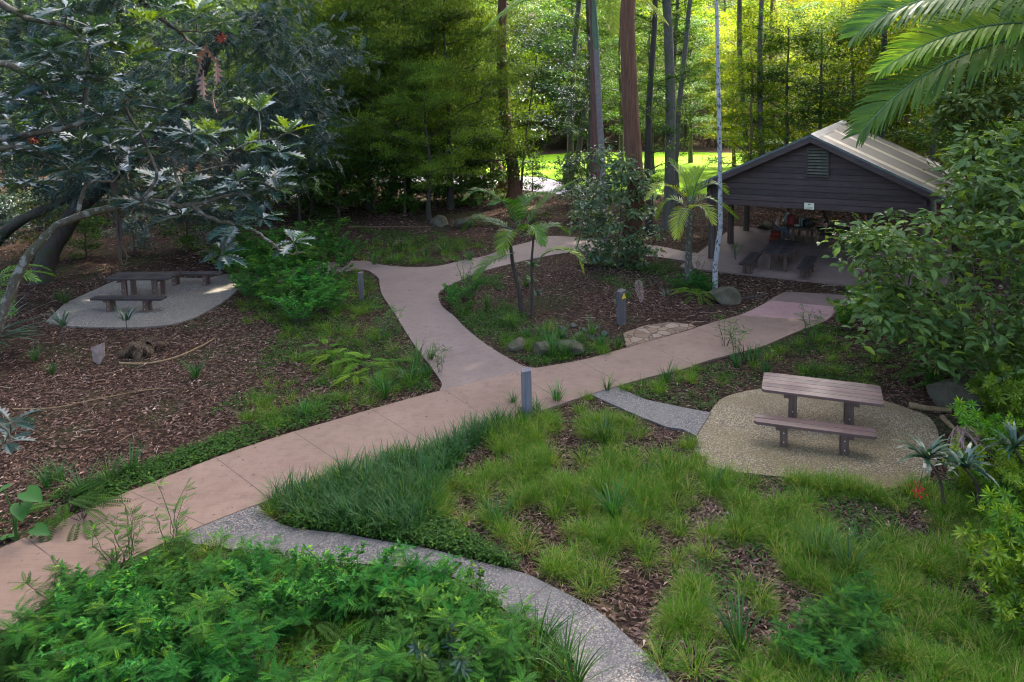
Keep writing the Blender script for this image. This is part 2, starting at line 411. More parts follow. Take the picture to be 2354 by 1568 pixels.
main_up = [(-400, 1440), (-150, 1338), (0, 1268), (100, 1222), (196, 1179), (300, 1134), (400, 1095), (496, 1057), (640, 1008), (784, 966), (900, 932), (998, 906)]
main_up2 = [(998, 906), (1120, 876), (1228, 851), (1331, 833), (1410, 812), (1481, 791), (1568, 767), (1640, 744), (1692, 730), (1729, 715), (1760, 699), (1778, 687), (1805, 674)]
main_lo = [(1985, 692), (1950, 702), (1925, 714), (1899, 740), (1822, 770), (1755, 799), (1690, 816), (1617, 836), (1568, 853), (1484, 873), (1353, 912), (1240, 950), (1091, 1000), (934, 1052), (800, 1096), (616, 1156), (466, 1214), (380, 1252), (230, 1325), (100, 1400), (0, 1463), (-200, 1600), (-400, 1750)]
MAIN = np.vstack([smooth_line(GP(main_up + main_up2[1:]), 3), smooth_line(GP(main_lo), 3)])
slab('main_path', MAIN, .050, M['path'], 'long brown concrete path running from the lower edge up to the shelter',
     JP([((496, 1058), (620, 1152)), ((300, 1136), (471, 1213)), ((60, 1243), (195, 1345)), ((856, 947), (990, 1030)), ((676, 998), (812, 1090)), ((1024, 902), (1140, 980)), ((1187, 862), (1297, 930)),
         ((1331, 834), (1432, 888)), ((1481, 793), (1590, 843)), ((1600, 758), (1722, 806))]))
PINK = GP([(1700, 729), (1729, 716), (1760, 700), (1776, 695), (1830, 700), (1921, 710), (1908, 732), (1898, 741), (1800, 736)])
slab('path_panel', PINK, .0545, M['path_pink'], 'pinkish concrete panel in the brown path before the shelter')
DARKP = GP([(1778, 694), (1806, 674), (1900, 679), (1990, 686), (1950, 700), (1923, 709), (1830, 699)])
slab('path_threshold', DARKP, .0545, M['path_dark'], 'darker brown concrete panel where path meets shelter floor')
br_l = [(1010, 900), (1016, 888), (1006, 869), (984, 838), (955, 800), (930, 762), (905, 720), (878, 680), (872, 655), (868, 640), (835, 622), (760, 632), (640, 652), (548, 668)]
br_t = [(520, 634), (640, 622), (750, 606), (838, 602), (877, 611), (951, 617), (1011, 613), (1067, 600), (1117, 590), (1161, 573), (1220, 557), (1262, 545), (1330, 548), (1420, 560), (1514, 568), (1570, 580), (1640, 590)]
br_r = [(1640, 612), (1560, 600), (1500, 592), (1420, 586), (1340, 580), (1260, 590), (1160, 612), (1090, 632), (1060, 646), (1017, 668), (1007, 683), (1017, 708), (1044, 730), (1071, 758), (1117, 795), (1178, 832), (1215, 848), (1280, 850)]
BRANCH = np.vstack([smooth_line(GP(br_l), 3), smooth_line(GP(br_t), 3), smooth_line(GP(br_r), 3), GP([(1240, 880), (1040, 925)])])
slab('branch_path', BRANCH, .044, M['path_grey'], 'grey brown concrete branch path with wide forked junction',
     JP([((877, 671), (1013, 671)), ((886, 697), (1008, 694)), ((914, 736), (1044, 731)), ((946, 784), (1080, 766)), ((992, 835), (1120, 798)), ((1000, 906), (1250, 847)), ((1060, 601), (1085, 634)), ((838, 603), (870, 640))]))
pb_up = [(585, 1158), (633, 1203), (700, 1222), (784, 1231), (867, 1246), (984, 1266), (1084, 1292), (1200, 1322), (1260, 1349), (1367, 1406), (1450, 1476), (1517, 1542), (1560, 1600), (1640, 1720), (1720, 1900)]
pb_lo = [(1400, 1900), (1370, 1700), (1330, 1568), (1317, 1522), (1250, 1456), (1177, 1419), (1127, 1382), (1037, 1330), (900, 1306), (784, 1299), (650, 1288), (500, 1262), (425, 1250), (400, 1230), (470, 1195)]
PEBBLE = np.vstack([smooth_line(GP(pb_up), 4), smooth_line(GP(pb_lo), 4)])
slab('pebble_path', PEBBLE, .040, M['agg'], 'curving grey exposed pebble footpath below the grassy triangle',
     JP([((1260, 1349), (1177, 1417)), ((1112, 1300), (1050, 1332)), ((1370, 1408), (1262, 1470)), ((1500, 1524), (1345, 1600)), ((760, 1230), (700, 1290))]))
CONN = GP([(1353, 908), (1418, 893), (1484, 922), (1568, 940), (1632, 952), (1640, 980), (1602, 1006), (1568, 991), (1534, 986), (1468, 960), (1400, 930)])
slab('pebble_connector', CONN, .040, M['agg'], 'short pale pebble link between brown path and table pad')
pad_pts = [(1600, 1005), (1632, 951), (1658, 921), (1702, 906), (1760, 897), (1880, 897), (1980, 912), (2035, 926), (2085, 943), (2129, 960), (2152, 988), (2158, 1025), (2150, 1070), (2120, 1105), (2062, 1127), (1969, 1123), (1885, 1110), (1769, 1098), (1652, 1083), (1608, 1056), (1592, 1030)]
PAD = smooth_line(GP(pad_pts), 4)
slab('table_pad', PAD, .044, M['agg_warm'], 'mossy tan pebble pad under the nearer picnic table', JP([((1634, 953), (1602, 1004))]), jw=.014)
lpad_pts = [(105, 742), (160, 753), (277, 756), (360, 753), (417, 743), (467, 723), (517, 693), (545, 668), (550, 640), (520, 633), (470, 642), (380, 640), (280, 645), (220, 668), (150, 700)]
LPAD = smooth_line(GP(lpad_pts), 4)
slab('shaded_pad', LPAD, .048, M['agg_left'], 'curved pebble pad under the shaded picnic table in the trees')

# ---------------------------------------------------------------- shelter frame
P1 = G(1635, 597); ANG = math.radians(30); GD = np.array([math.cos(ANG), -math.sin(ANG)]); DD = np.array([math.sin(ANG), math.cos(ANG)])
def SW(s, t, z=0.0): q = P1[:2] + GD * s + DD * t; return np.array([q[0], q[1], z])
FLOOR = np.array([SW(-.75, -1.95)[:2], SW(8.4, -1.95)[:2], SW(8.4, 7.2)[:2], SW(-.75, 7.2)[:2]])
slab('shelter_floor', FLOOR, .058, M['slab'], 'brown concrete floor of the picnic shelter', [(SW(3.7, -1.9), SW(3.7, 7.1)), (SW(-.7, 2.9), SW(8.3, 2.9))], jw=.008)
LAWN = GP([(1060, 374), (1200, 359), (1330, 352), (1450, 350), (1600, 350), (1800, 356), (1960, 395), (1800, 445), (1500, 448), (1345, 432), (1250, 407), (1150, 402), (1060, 404)])
slab('lawn', LAWN, .02, M['lawn'], 'bright sunlit green lawn beyond the tree trunks', cat='lawn', thick=.1)
ROAD = GP([(560, 392), (900, 394), (1060, 404), (1150, 404), (1250, 409), (1345, 434), (1400, 447), (1330, 452), (1190, 436), (1000, 424), (560, 420)])
slab('road', ROAD, .012, M['asphalt'], 'grey road strip between dark trunks and lawn', cat='road', thick=.1)
FLAG = GP([(1432, 768), (1480, 751), (1540, 742), (1590, 748), (1600, 754), (1568, 764), (1481, 789), (1440, 800)])
def flagmat():
    m, t, out = mat('flagstones'); ob = tex(t)
    vo = nd(t, 'ShaderNodeTexVoronoi', i_Scale=3.2); vo.feature = 'DISTANCE_TO_EDGE'; t.links.new(ob, vo.inputs['Vector'])
    v2 = nd(t, 'ShaderNodeTexVoronoi', i_Scale=3.2); t.links.new(ob, v2.inputs['Vector']); sp = nd(t, 'ShaderNodeSeparateColor'); t.links.new(v2.outputs['Color'], sp.inputs[0])
    c = ramp(t, sp.outputs[0], [(.1, (.11, .07, .04)), (.5, (.17, .11, .065)), (.9, (.22, .16, .11))])
    c = mix(t, ramp(t, noi(t, ob, 5, 4), [(.45, (0,) * 3), (.7, (.6,) * 3)]), c, (.12, .08, .05))
    c = mix(t, ramp(t, vo.outputs['Distance'], [(.03, (1,) * 3), (.06, (0,) * 3)]), c, (.05, .032, .022))
    principled(t, out, c, .8, .3, bump(t, vo.outputs['Distance'], .4, .02)); return m
slab('flagstone_paving', FLAG, .030, flagmat(), 'tan crazy paving patch beside the brown path', cat='paving')
HARD = [MAIN, BRANCH, PEBBLE, CONN, PAD, LPAD, FLOOR, FLAG, ROAD, LAWN]
def on_hard(P, which=None):
    k = np.zeros(len(P), bool)
    for h in (which or HARD): k |= inpoly(P, h)
    return k

# ================================================================== shelter
M['clad'] = woodmat('dark_weatherboard', (.034, .021, .017), (.064, .041, .033), 0, 3, .7, (.075, .054, .047))
M['post'] = woodmat('round_log', (.035, .026, .020), (.085, .062, .047), 2, 3, .75)
M['trim'] = woodmat('brown_fascia', (.035, .022, .018), (.07, .046, .038), 0, 3, .6)
def roofmat():
    m, t, out = mat('grey_green_roof_sheet'); ob = tex(t); n1 = noi(t, ob, .9, 6, .7); n2 = noi(t, ob, 14, 5, .7)
    wv = nd(t, 'ShaderNodeTexWave', i_Scale=2.1, i_Distortion=0.0); wv.bands_direction = 'Y'; t.links.new(ob, wv.inputs['Vector'])
    c = ramp(t, n1, [(.35, (.020, .022, .015)), (.6, (.042, .040, .028))]); c = mix(t, ramp(t, n2, [(.55, (0,) * 3), (.7, (.7,) * 3)]), c, (.075, .095, .07))
    c = mix(t, ramp(t, noi(t, ob, 4, 3), [(.55, (0,) * 3), (.7, (.6,) * 3)]), c, (.085, .06, .04))
    principled(t, out, c, .6, .4, bump(t, wv.outputs[0], .10, .01)); return m
M['roof'] = roofmat()
M['cap'] = plainmat('lichened_green_flashing', (.10, .13, .105), (.055, .07, .058), 9, .6)
M['cream'] = plainmat('cream_skylight_sheet', (.36, .32, .20), (.28, .25, .15), 3, .5)
M['sign'] = plainmat('cream_enamel', (.62, .60, .40), (.55, .53, .36), 12, .45)
M['ink'] = plainmat('dark_ink', (.12, .13, .08), rough=.6)
RZS = -ANG
shel = empty('picnic_shelter', P1 + [0, 0, .05], RZS, 'open dark timber picnic shelter with striped green grey gable roof', 'shelter')
WID, APZ, SL, T0, T1 = 7.4, 5.06, .483, -.55, 10.3
def roof_z(s): return APZ - SL * abs(s - WID / 2)
EAV = 5.15
for k in range(3):
    for s0 in (0.0, WID):
        a = Acc(); tube(a, [(s0, 3.16 * k, 0), (s0 + .01, 3.16 * k, 1.2), (s0, 3.16 * k, roof_z(s0) - .12)], [.145, .135, .13], 12, jit=.02, rng=RNG)
        a.build('post', M['post'], shel, True)
for s0 in (0.0, WID):
    a = Acc(); box(a, (s0, 4.8, 2.74), (.10, 10.4, .24)); a.build('side_beam', M['trim'], shel)
for tt, sg in ((0.0, -1), (9.6, 1)):      # weatherboarded gables
    a = Acc(); zb = 2.27; bh = .222; k = 0
    while zb + bh * k < APZ - .25:
        z0 = zb + bh * k; z1 = z0 + bh - .030; lim = lambda z: max(.0, (APZ - .14 - z) / SL)
        l0, l1 = min(lim(z0), 3.86), min(lim(z1), 3.86); c = WID / 2; ti = float(RNG.random())
        y0, y1 = tt + sg * (.15 + .020), tt + sg * (.15 + .013)
        V = [(c - l0, y0, z0), (c + l0, y0, z0), (c + l1, y1, z1), (c - l1, y1, z1), (c - l0, tt + sg * .15, z0), (c + l0, tt + sg * .15, z0)]
        a.add(V, [[0, 1, 2, 3], [4, 5, 1, 0]], 0, ti); k += 1
    l2 = (APZ - .15 - zb) / SL; lim2 = min(l2, 3.84); zc = APZ - .15 - lim2 * SL; bb = Acc(); yb = tt + sg * .148; bb.add([(c - lim2, yb, zb + .02), (c + lim2, yb, zb + .02), (c + lim2, yb, zc), (c, yb, APZ - .15), (c - lim2, yb, zc), (c, yb, zb + .02)], [[0, 5, 3, 4], [5, 1, 2, 3]]); bb.build('board_gap_shade', M['joint'], shel)  # dark sheet standing in for the shadow lines between boards
    box(a, (WID / 2, tt + sg * .11, 2.42), (WID + .3, .07, .30), 0)
    a.build('gable_cladding', M['clad'], shel)
# louvre vent in the front gable
vc, vz0, vz1, vw, vy = WID / 2 + .22, 3.52, 4.60, .74, -.205
vt = Acc()
for sx in (-1, 1): box(vt, (vc + sx * vw / 2, vy - .02, (vz0 + vz1) / 2 - (.09 if sx > 0 else 0)), (.05, .07, vz1 - vz0 - (.18 if sx > 0 else 0)), 0)
box(vt, (vc, vy - .02, vz0), (vw + .05, .075, .05), 0)
vent = vt.build('louvre_vent', M['trim'], shel)
vl = Acc()
for k in range(9):
    z = vz0 + .09 + k * .112
    V = np.array([(vc - vw / 2 + .03, vy - .055, z - .012), (vc + vw / 2 - .03, vy - .055, z - .012), (vc + vw / 2 - .03, vy - .005, z + .062), (vc - vw / 2 + .03, vy - .005, z + .062)])
    if z + .06 < roof_z(vc + vw / 2) - .1: vl.add(V, [[0, 1, 2, 3]], 0)
vl.build('louvre_slat', plainmat('mossy_louvre', (.10, .10, .05), (.045, .04, .028), 5, .7), vent)
bk = Acc(); bk.add([(vc - vw / 2, vy + .003, vz0), (vc + vw / 2, vy + .003, vz0), (vc + vw / 2, vy + .003, vz1 - .2), (vc - vw / 2, vy + .003, vz1)], [[0, 1, 2, 3]]); bk.build('vent_back', plainmat('vent_dark', (.012, .010, .009)), vent)
# roof slopes
for sg, nm in ((-1, 'roof_slope'), (1, 'roof_slope')):
    a = Acc(); c = WID / 2; th = .05
    V = [(c, T0, APZ), (c + sg * EAV, T0, APZ - SL * EAV), (c + sg * EAV, T1, APZ - SL * EAV), (c, T1, APZ)]
    V += [(x, y, z - th) for x, y, z in V]
    a.add(V, [[0, 1, 2, 3] if sg > 0 else [3, 2, 1, 0], [7, 6, 5, 4] if sg > 0 else [4, 5, 6, 7], [0, 4, 5, 1], [1, 5, 6, 2], [2, 6, 7, 3]], 0)
    rs = a.build(nm, M['roof'], shel)
    for q, tt in enumerate((1.15, 4.55, 8.2)):
        b = Acc(); e = .006; w2 = .38
        r = lambda u: (c + sg * u, APZ - SL * u + e)
        b.add([(r(.22)[0], tt - w2, r(.22)[1]), (r(EAV)[0], tt - w2, r(EAV)[1]), (r(EAV)[0], tt + w2, r(EAV)[1]), (r(.22)[0], tt + w2, r(.22)[1])], [[0, 1, 2, 3] if sg > 0 else [3, 2, 1, 0]])
        b.build('skylight_panel', M['cream'], rs)
    # barge boards and flashing along both rakes
    for y, ys in ((T0, -1), (T1, 1)):
        b = Acc(); p, q = (c, y, APZ), (c + sg * (EAV + .02), y, APZ - SL * (EAV + .02))
        d = .24; V = [(p[0], y, p[2] - .03), (q[0], y, q[2] - .03), (q[0], y, q[2] - .03 - d), (p[0], y, p[2] - .03 - d)]
        V += [(x, yy - ys * .045, z) for x, yy, z in V]
        b.add(V, [[0, 1, 2, 3], [7, 6, 5, 4], [0, 4, 5, 1], [3, 2, 6, 7], [1, 5, 6, 2]]); b.build('barge_board', M['trim'], shel)
        b = Acc(); V = [(p[0], y + ys * .02, p[2] + .028), (q[0], y + ys * .02, q[2] + .028), (q[0], y + ys * .02, q[2] - .06), (p[0], y + ys * .02, p[2] - .06), (p[0], y - ys * .14, p[2] + .028), (q[0], y - ys * .14, q[2] + .028)]
        b.add(V, [[0, 1, 2, 3], [0, 4, 5, 1]]); b.build('rake_flashing', M['cap'], shel)
a = Acc(); c = WID / 2
for sg in (-1, 1):
    a.add([(c, T0 - .02, APZ + .045), (c + sg * .26, T0 - .02, APZ - SL * .26 + .022), (c + sg * .26, T1 + .02, APZ - SL * .26 + .022), (c, T1 + .02, APZ + .045)], [[0, 1, 2, 3]])
a.build('ridge_cap', M['cap'], shel)
for k in range(11):                          # rafters under the sheets
    a = Acc(); y = .2 + k * .88
    for sg in (-1, 1): a.add([(c, y, APZ - .06), (c + sg * (EAV - .1), y, APZ - .06 - SL * (EAV - .1)), (c + sg * (EAV - .1), y, APZ - .2 - SL * (EAV - .1)), (c, y, APZ - .2), (c, y + .05, APZ - .06), (c + sg * (EAV - .1), y + .05, APZ - .06 - SL * (EAV - .1)), (c + sg * (EAV - .1), y + .05, APZ - .2 - SL * (EAV - .1)), (c, y + .05, APZ - .2)], [[0, 1, 2, 3], [7, 6, 5, 4], [3, 2, 6, 7]])
    a.build('rafter', M['trim'], shel)
# notice plate hung on the gable
sg_ = empty('notice_plate', SW(3.66, -.215, 2.44), RZS, 'small cream notice plate on the bottom edge of the shelter gable', 'sign')
a = Acc(); box(a, (0, 0, 0), (.34, .014, .24)); a.build('plate', M['sign'], sg_)
a = Acc()
for x, z, w_, h_ in ((-.0, .07, .09, .035), (-.02, .03, .05, .012)): box(a, (x, -.0085, z), (w_, .003, h_))
for r_, z in enumerate((-.045, -.085)):
    x = -.12
    while x < .12:
        w_ = .012 + .02 * float(RNG.random()); box(a, (x + w_ / 2, -.0085, z), (w_, .003, .018)); x += w_ + .01
a.build('lettering', M['ink'], sg_)

# ================================================================== picnic furniture
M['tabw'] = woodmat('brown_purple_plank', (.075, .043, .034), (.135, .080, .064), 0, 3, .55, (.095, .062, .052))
M['tabd'] = woodmat('shade_darkened_plank', (.014, .010, .009), (.032, .023, .021), 0, 3, .6)  # deep shade round these tables is put into the plank colour
M['legw'] = woodmat('brown_leg', (.05, .030, .022), (.11, .068, .048), 2, 3, .65)
M['bolt'] = plainmat('galvanised_bolt', (.6, .58, .5), rough=.35, metal=.7)
def planks(L, Wd, n, z, th, cut=.05, gap=.012):
    a = Acc(); pw = (Wd - gap * (n - 1)) / n
    for k in range(n):
        y0 = -Wd / 2 + k * (pw + gap); y1 = y0 + pw; x0, x1 = -L / 2, L / 2
        if k == 0: P = [(x0 + cut, y0), (x1 - cut, y0), (x1, y0 + cut), (x1, y1), (x0, y1), (x0, y0 + cut)]
        elif k == n - 1: P = [(x0, y0), (x1, y0), (x1, y1 - cut), (x1 - cut, y1), (x0 + cut, y1), (x0, y1 - cut)]
        else: P = [(x0, y0), (x1, y0), (x1, y1), (x0, y1)]
        q = Acc(); prism(q, P, z - th, z); ti = float(RNG.random())
        for F, m_, t_ in q.Q: a.Q.append((F + a.nv, m_, np.full(len(F), ti)))
        for F, m_, t_ in q.T: a.T.append((F + a.nv, m_, np.full(len(F), ti)))
        a.V += q.V; a.nv += q.nv
    return a
def leg_mesh(x, y, h, sx, sy, face):
    a = Acc(); box(a, (x, y, h / 2), (sx, sy, h), 0)
    for z in (.10, .10 + min(.20, h * .45)):
        tube(a, [(x, y + face * (sy / 2 - .005), z), (x, y + face * (sy / 2 + .012), z)], .012, 8, 1)
    return a
def make_table(loc, rz, label, mw, L=2.25, Wd=.98, group=None, ins=.29):
    t = empty('picnic_table', loc, rz, label, 'picnic table', group)
    planks(L, Wd, 5, .76, .055).build('tabletop', mw, t)
    for sx in (-1, 1):
        a = Acc(); box(a, (sx * L * ins, 0, .655), (.09, Wd * .84, .10)); a.build('bearer', M['legw'], t)
        for sy in (-1, 1): leg_mesh(sx * (L * ins) + .125 * (-sx), sy * Wd * .27, .70, .16, .10, sy).build('leg', [M['legw'], M['bolt']], t)
    return t
def make_bench(loc, rz, label, mw, L=2.15, Wd=.38, group=None):
    t = empty('bench', loc, rz, label, 'bench', group)
    planks(L, Wd, 2, .46, .055, .045).build('seat', mw, t)
    for sx in (-1, 1):
        a = Acc(); box(a, (sx * L * .30, 0, .365), (.08, Wd * .86, .08)); a.build('bearer', M['legw'], t)
        for sy in (-1, 1): leg_mesh(sx * L * .30 - sx * .11, sy * Wd * .27, .402, .14, .09, sy).build('leg', [M['legw'], M['bolt']], t)
    return t
make_table((6.22, 14.38, .044), math.radians(-22), 'weathered brown plank picnic table standing on the mossy pebble pad', M['tabw'])
make_bench((5.66, 13.36, .044), math.radians(-20), 'brown two plank bench in front of the table on mossy pad', M['tabw'])
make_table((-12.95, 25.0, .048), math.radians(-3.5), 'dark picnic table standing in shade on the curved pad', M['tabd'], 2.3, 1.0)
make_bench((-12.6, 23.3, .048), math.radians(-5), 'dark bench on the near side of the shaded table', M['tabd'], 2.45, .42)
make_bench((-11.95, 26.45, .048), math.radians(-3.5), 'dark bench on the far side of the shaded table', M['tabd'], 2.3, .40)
c5 = lambda x, y: ((2850 + x * .2761) / 1.7405, (780 + y * .2761) / 1.7405)
RZD = math.pi / 2 - ANG
tc = np.mean([G(*c5(x, y), .81) for x, y in ((665, 825), (1165, 855), (850, 650), (1305, 660))], 0)
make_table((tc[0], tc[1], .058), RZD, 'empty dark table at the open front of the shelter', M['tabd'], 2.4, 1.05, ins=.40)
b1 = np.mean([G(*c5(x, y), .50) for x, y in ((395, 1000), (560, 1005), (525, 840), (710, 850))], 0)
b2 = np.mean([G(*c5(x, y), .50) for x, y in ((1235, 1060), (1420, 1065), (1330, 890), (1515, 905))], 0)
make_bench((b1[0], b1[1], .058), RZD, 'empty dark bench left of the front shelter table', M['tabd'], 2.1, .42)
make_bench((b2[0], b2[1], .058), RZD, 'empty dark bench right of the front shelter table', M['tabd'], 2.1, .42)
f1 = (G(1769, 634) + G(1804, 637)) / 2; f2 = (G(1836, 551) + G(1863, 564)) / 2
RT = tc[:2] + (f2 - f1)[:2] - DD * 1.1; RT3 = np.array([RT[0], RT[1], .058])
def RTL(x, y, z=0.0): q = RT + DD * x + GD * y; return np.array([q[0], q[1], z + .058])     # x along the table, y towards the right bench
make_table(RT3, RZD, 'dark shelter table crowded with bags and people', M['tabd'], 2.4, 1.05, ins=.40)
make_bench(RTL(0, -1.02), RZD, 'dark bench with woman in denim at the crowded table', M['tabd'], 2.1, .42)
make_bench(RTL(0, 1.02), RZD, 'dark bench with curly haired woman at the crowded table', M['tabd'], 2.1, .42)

# ================================================================== bollards
M['bol'] = woodmat('grey_weathered_post', (.075, .072, .080), (.14, .13, .135), 2, 3, .8, (.055, .046, .040))
M['bold'] = woodmat('dark_weathered_post', (.045, .038, .036), (.11, .095, .088), 2, 3, .75, (.15, .13, .11))
def bollard(loc, rz, label, m, h=1.08, wd=.19, slope=.05, roofed=False):
    t = empty('bollard', loc, rz, label, 'bollard'); a = Acc(); q = wd / 2
    if roofed: V = [(-q, -q, 0), (q, -q, 0), (q, q, 0), (-q, q, 0), (-q, -q, h - slope), (q, -q, h - slope), (q, q, h - slope), (-q, q, h - slope), (0, -q, h), (0, q, h)]; F = [[0, 1, 5, 4], [1, 2, 6, 5], [2, 3, 7, 6], [3, 0, 4, 7], [4, 8, 9, 7], [8, 5, 6, 9]]; a.add(V, F); a.add(V, [[4, 5, 8], [6, 7, 9]])
    else: V = [(-q, -q, 0), (q, -q, 0), (q, q, 0), (-q, q, 0), (-q, -q, h - slope), (q, -q, h), (q, q, h), (-q, q, h - slope)]; a.add(V, [[0, 1, 5, 4], [1, 2, 6, 5], [2, 3, 7, 6], [3, 0, 4, 7], [4, 5, 6, 7]])
    p = a.build('post_shaft', m, t)
    bv = p.modifiers.new('edge', 'BEVEL'); bv.width = .008; bv.segments = 2
    return t
bollard(G(1211, 962), math.radians(4), 'grey square bollard in grass beside the path junction', M['bol'], 1.10, .205, .035)
yb = bollard(G(1428, 745), math.radians(38), 'dark bollard with yellow warning triangle beside the crazy paving', M['bold'], 1.05, .205, .05)
bollard(G(831, 691), math.radians(10), 'grey brown bollard in ferns at the branch path edge', M['bold'], .98, .17, .01)
# triangle plate with its round symbol on the face turned right
M['yel'] = plainmat('yellow_enamel', (.80, .55, .02), (.72, .48, .02), 20, .4)
M['blk'] = plainmat('black_print', (.02, .02, .02), rough=.5)
a = Acc(); a.add([(-.082, -.108, .80), (.082, -.108, .80), (0, -.108, .965)], [[0, 1, 2]]); a.add([(-.082, -.103, .80), (.082, -.103, .80), (0, -.103, .965), (-.082, -.108, .80), (.082, -.108, .80), (0, -.108, .965)], [[0, 3, 4, 1], [1, 4, 5, 2], [2, 5, 3, 0]])
tr = a.build('warning_triangle', M['yel'], yb); tr['label'] = 'yellow triangle with black ringed symbol'
a = Acc(); q = np.linspace(0, 2 * np.pi, 20)
def ring(cx, cz, r0, r1):
    V = np.concatenate([np.stack([cx + r * np.cos(q), np.full(20, -.1095), cz + r * np.sin(q)], -1) for r in (r0, r1)])
    a.add(V, [[k, k + 1, 20 + k + 1, 20 + k] for k in range(19)])
ring(0, .842, .018, .028); ring(0, .893, .004, .016); ring(-.0, .868, .004, .01)
a.build('symbol', M['blk'], tr)
# the plate sits on the face that looks towards the camera's right: turn it round the post
tr.rotation_euler = (0, 0, 0)

# ================================================================== people in the shelter
def skin(V, Eg, R, sub=2):
    me = bpy.data.meshes.new('t'); me.from_pydata([tuple(v) for v in V], Eg, []); o = bpy.data.objects.new('t', me); C.objects.link(o)
    sk = o.modifiers.new('s', 'SKIN'); sk.use_smooth_shade = True
    for i, r in enumerate(R):
        d = me.skin_vertices[0].data[i]; d.radius = (r, r) if np.isscalar(r) else r; d.use_root = (i == 0)
    sb = o.modifiers.new('b', 'SUBSURF'); sb.levels = sub; sb.render_levels = sub
    dg = bpy.context.evaluated_depsgraph_get(); dg.update(); r = bpy.data.meshes.new_from_object(o.evaluated_get(dg)); bpy.data.objects.remove(o); return r
class Sk:
    def __init__(s): s.V = []; s.E = []; s.R = []
    def v(s, p, r, prev=None):
        s.V.append(p); s.R.append(r)
        if prev is not None: s.E.append((prev, len(s.V) - 1))
        return len(s.V) - 1
    def chain(s, prev, pts):
        for p, r in pts: prev = s.v(p, r, prev)
        return prev
def hand(s, w, wp, dirv, up, k=1.0):
    d = np.array(dirv, float); d /= np.linalg.norm(d); u = np.array(up, float); u = u - d * (u @ d); u /= np.linalg.norm(u); sd_ = np.cross(d, u); wp = np.array(wp, float)
    palm = s.v(wp + d * .05, (.034 * k, .020), w); pm2 = s.v(wp + d * .085, (.036 * k, .017), palm)
    for i, (o, l) in enumerate(((-.030, .062), (-.010, .075), (.011, .070), (.030, .055))):
        b = wp + d * .095 + sd_ * o
        s.chain(pm2, [(b, .0095), (b + d * l * .5 - u * .008, .009), (b + d * l - u * .028, .0075)])
    t = wp + d * .045 - sd_ * .038
    s.chain(palm, [(t, .011), (t + d * .035 - sd_ * .012 - u * .008, .0095), (t + d * .06 - sd_ * .006 - u * .014, .008)])
SKIN1 = plainmat('tan_skin', (.40, .24, .17), (.36, .21, .145), 20, .5); SKIN2 = plainmat('brown_skin', (.30, .17, .11), (.26, .145, .095), 20, .5)
def seated(name_label, loc, rz, skin_m, lean=.06, arms='table', turn=0.0):
    """a seated figure facing local +X, hips over the seat"""
    o = empty('person', loc, rz, name_label, 'person'); s = Sk(); L_ = lean
    pel = s.v((0, 0, .57), (.15, .12)); ab = s.v((.02 + L_ * .4, 0, .72), (.125, .105), pel); ch = s.v((.03 + L_, 0, .90), (.135, .115), ab); sh = s.v((.03 + L_ * 1.2, 0, 1.02), (.10, .09), ch)
    nk = s.v((.045 + L_ * 1.3, 0, 1.10), .052, sh); hb = s.v((.07 + L_ * 1.35, 0, 1.18), (.072, .078), nk); hm = s.v((.085 + L_ * 1.35, 0, 1.25), (.088, .082), hb); ht = s.v((.075 + L_ * 1.35, 0, 1.33), (.066, .064), hm)
    s.v((.18 + L_ * 1.35, 0, 1.235), .014, hm)          # nose
    s.v((.155 + L_ * 1.35, 0, 1.165), .026, hb)         # chin
    for sy in (-1, 1):
        hp = s.v((.06, sy * .095, .555), .088, pel); kn = s.chain(hp, [((.24, sy * .11, .55), .078), ((.43, sy * .115, .52), .062)])
        an = s.chain(kn, [((.42, sy * .115, .30), .055), ((.36, sy * .115, .085), .036)]); s.chain(an, [((.44, sy * .118, .045), .036), ((.56, sy * .125, .030), .026)])
        so = s.v((.03 + L_ * 1.2, sy * .165, 1.0), .054, sh)
        if arms == 'table':
            el = s.chain(so, [((.08 + L_, sy * .20, .86), .044), ((.20 + L_, sy * .20, .80), .038)]); wr = s.chain(el, [((.36 + L_, sy * .14, .85), .032), ((.45 + L_, sy * .10, .88), .025)]); hand(s, wr, (.45 + L_, sy * .10, .88), (.9, -sy * .3, .05), (0, 0, 1))
        else:
            el = s.chain(so, [((.02 + L_, sy * .21, .86), .044), ((.05, sy * .22, .76), .037)]); wr = s.chain(el, [((.16, sy * .20, .67), .031), ((.25, sy * .15, .645), .025)]); hand(s, wr, (.25, sy * .15, .645), (1, -sy * .2, -.05), (0, 0, 1))
    for sy in (-1, 1): s.v((.075 + L_ * 1.35, sy * .098, 1.235), .016, hm)   # ears
    me = skin(s.V, s.E, s.R); me.materials.append(skin_m); b = link('body', me, o)
    return o, L_
def part_skin(name, o, m, chains, sub=2):
    s = Sk(); r = None
    for ch in chains:
        pv = ch[0] if isinstance(ch[0], int) else None; pts = ch[1:] if pv is not None else ch
        for p, rr in pts: pv = s.v(p, rr, pv)
    me = skin(s.V, s.E, s.R, sub); me.materials.append(m); return link(name, me, o)
def eyes(o, L_, col):
    a = Acc()
    for sy in (-1, 1):
        tube(a, [(.158 + L_ * 1.35, sy * .034, 1.262), (.172 + L_ * 1.35, sy * .034, 1.262)], [.012, .007], 8)
    a.build('eyes', M['blk'], o); a = Acc(); tube(a, [(.166 + L_ * 1.35, -.026, 1.198), (.171 + L_ * 1.35, 0, 1.199), (.166 + L_ * 1.35, .026, 1.198)], .006, 6); a.build('mouth', plainmat('lips', (.30, .10, .09)), o)
M['denim'] = plainmat('denim', (.055, .085, .13), (.035, .055, .09), 25, .85); M['whitecl'] = plainmat('white_cotton', (.55, .53, .50), (.45, .43, .41), 20, .85)
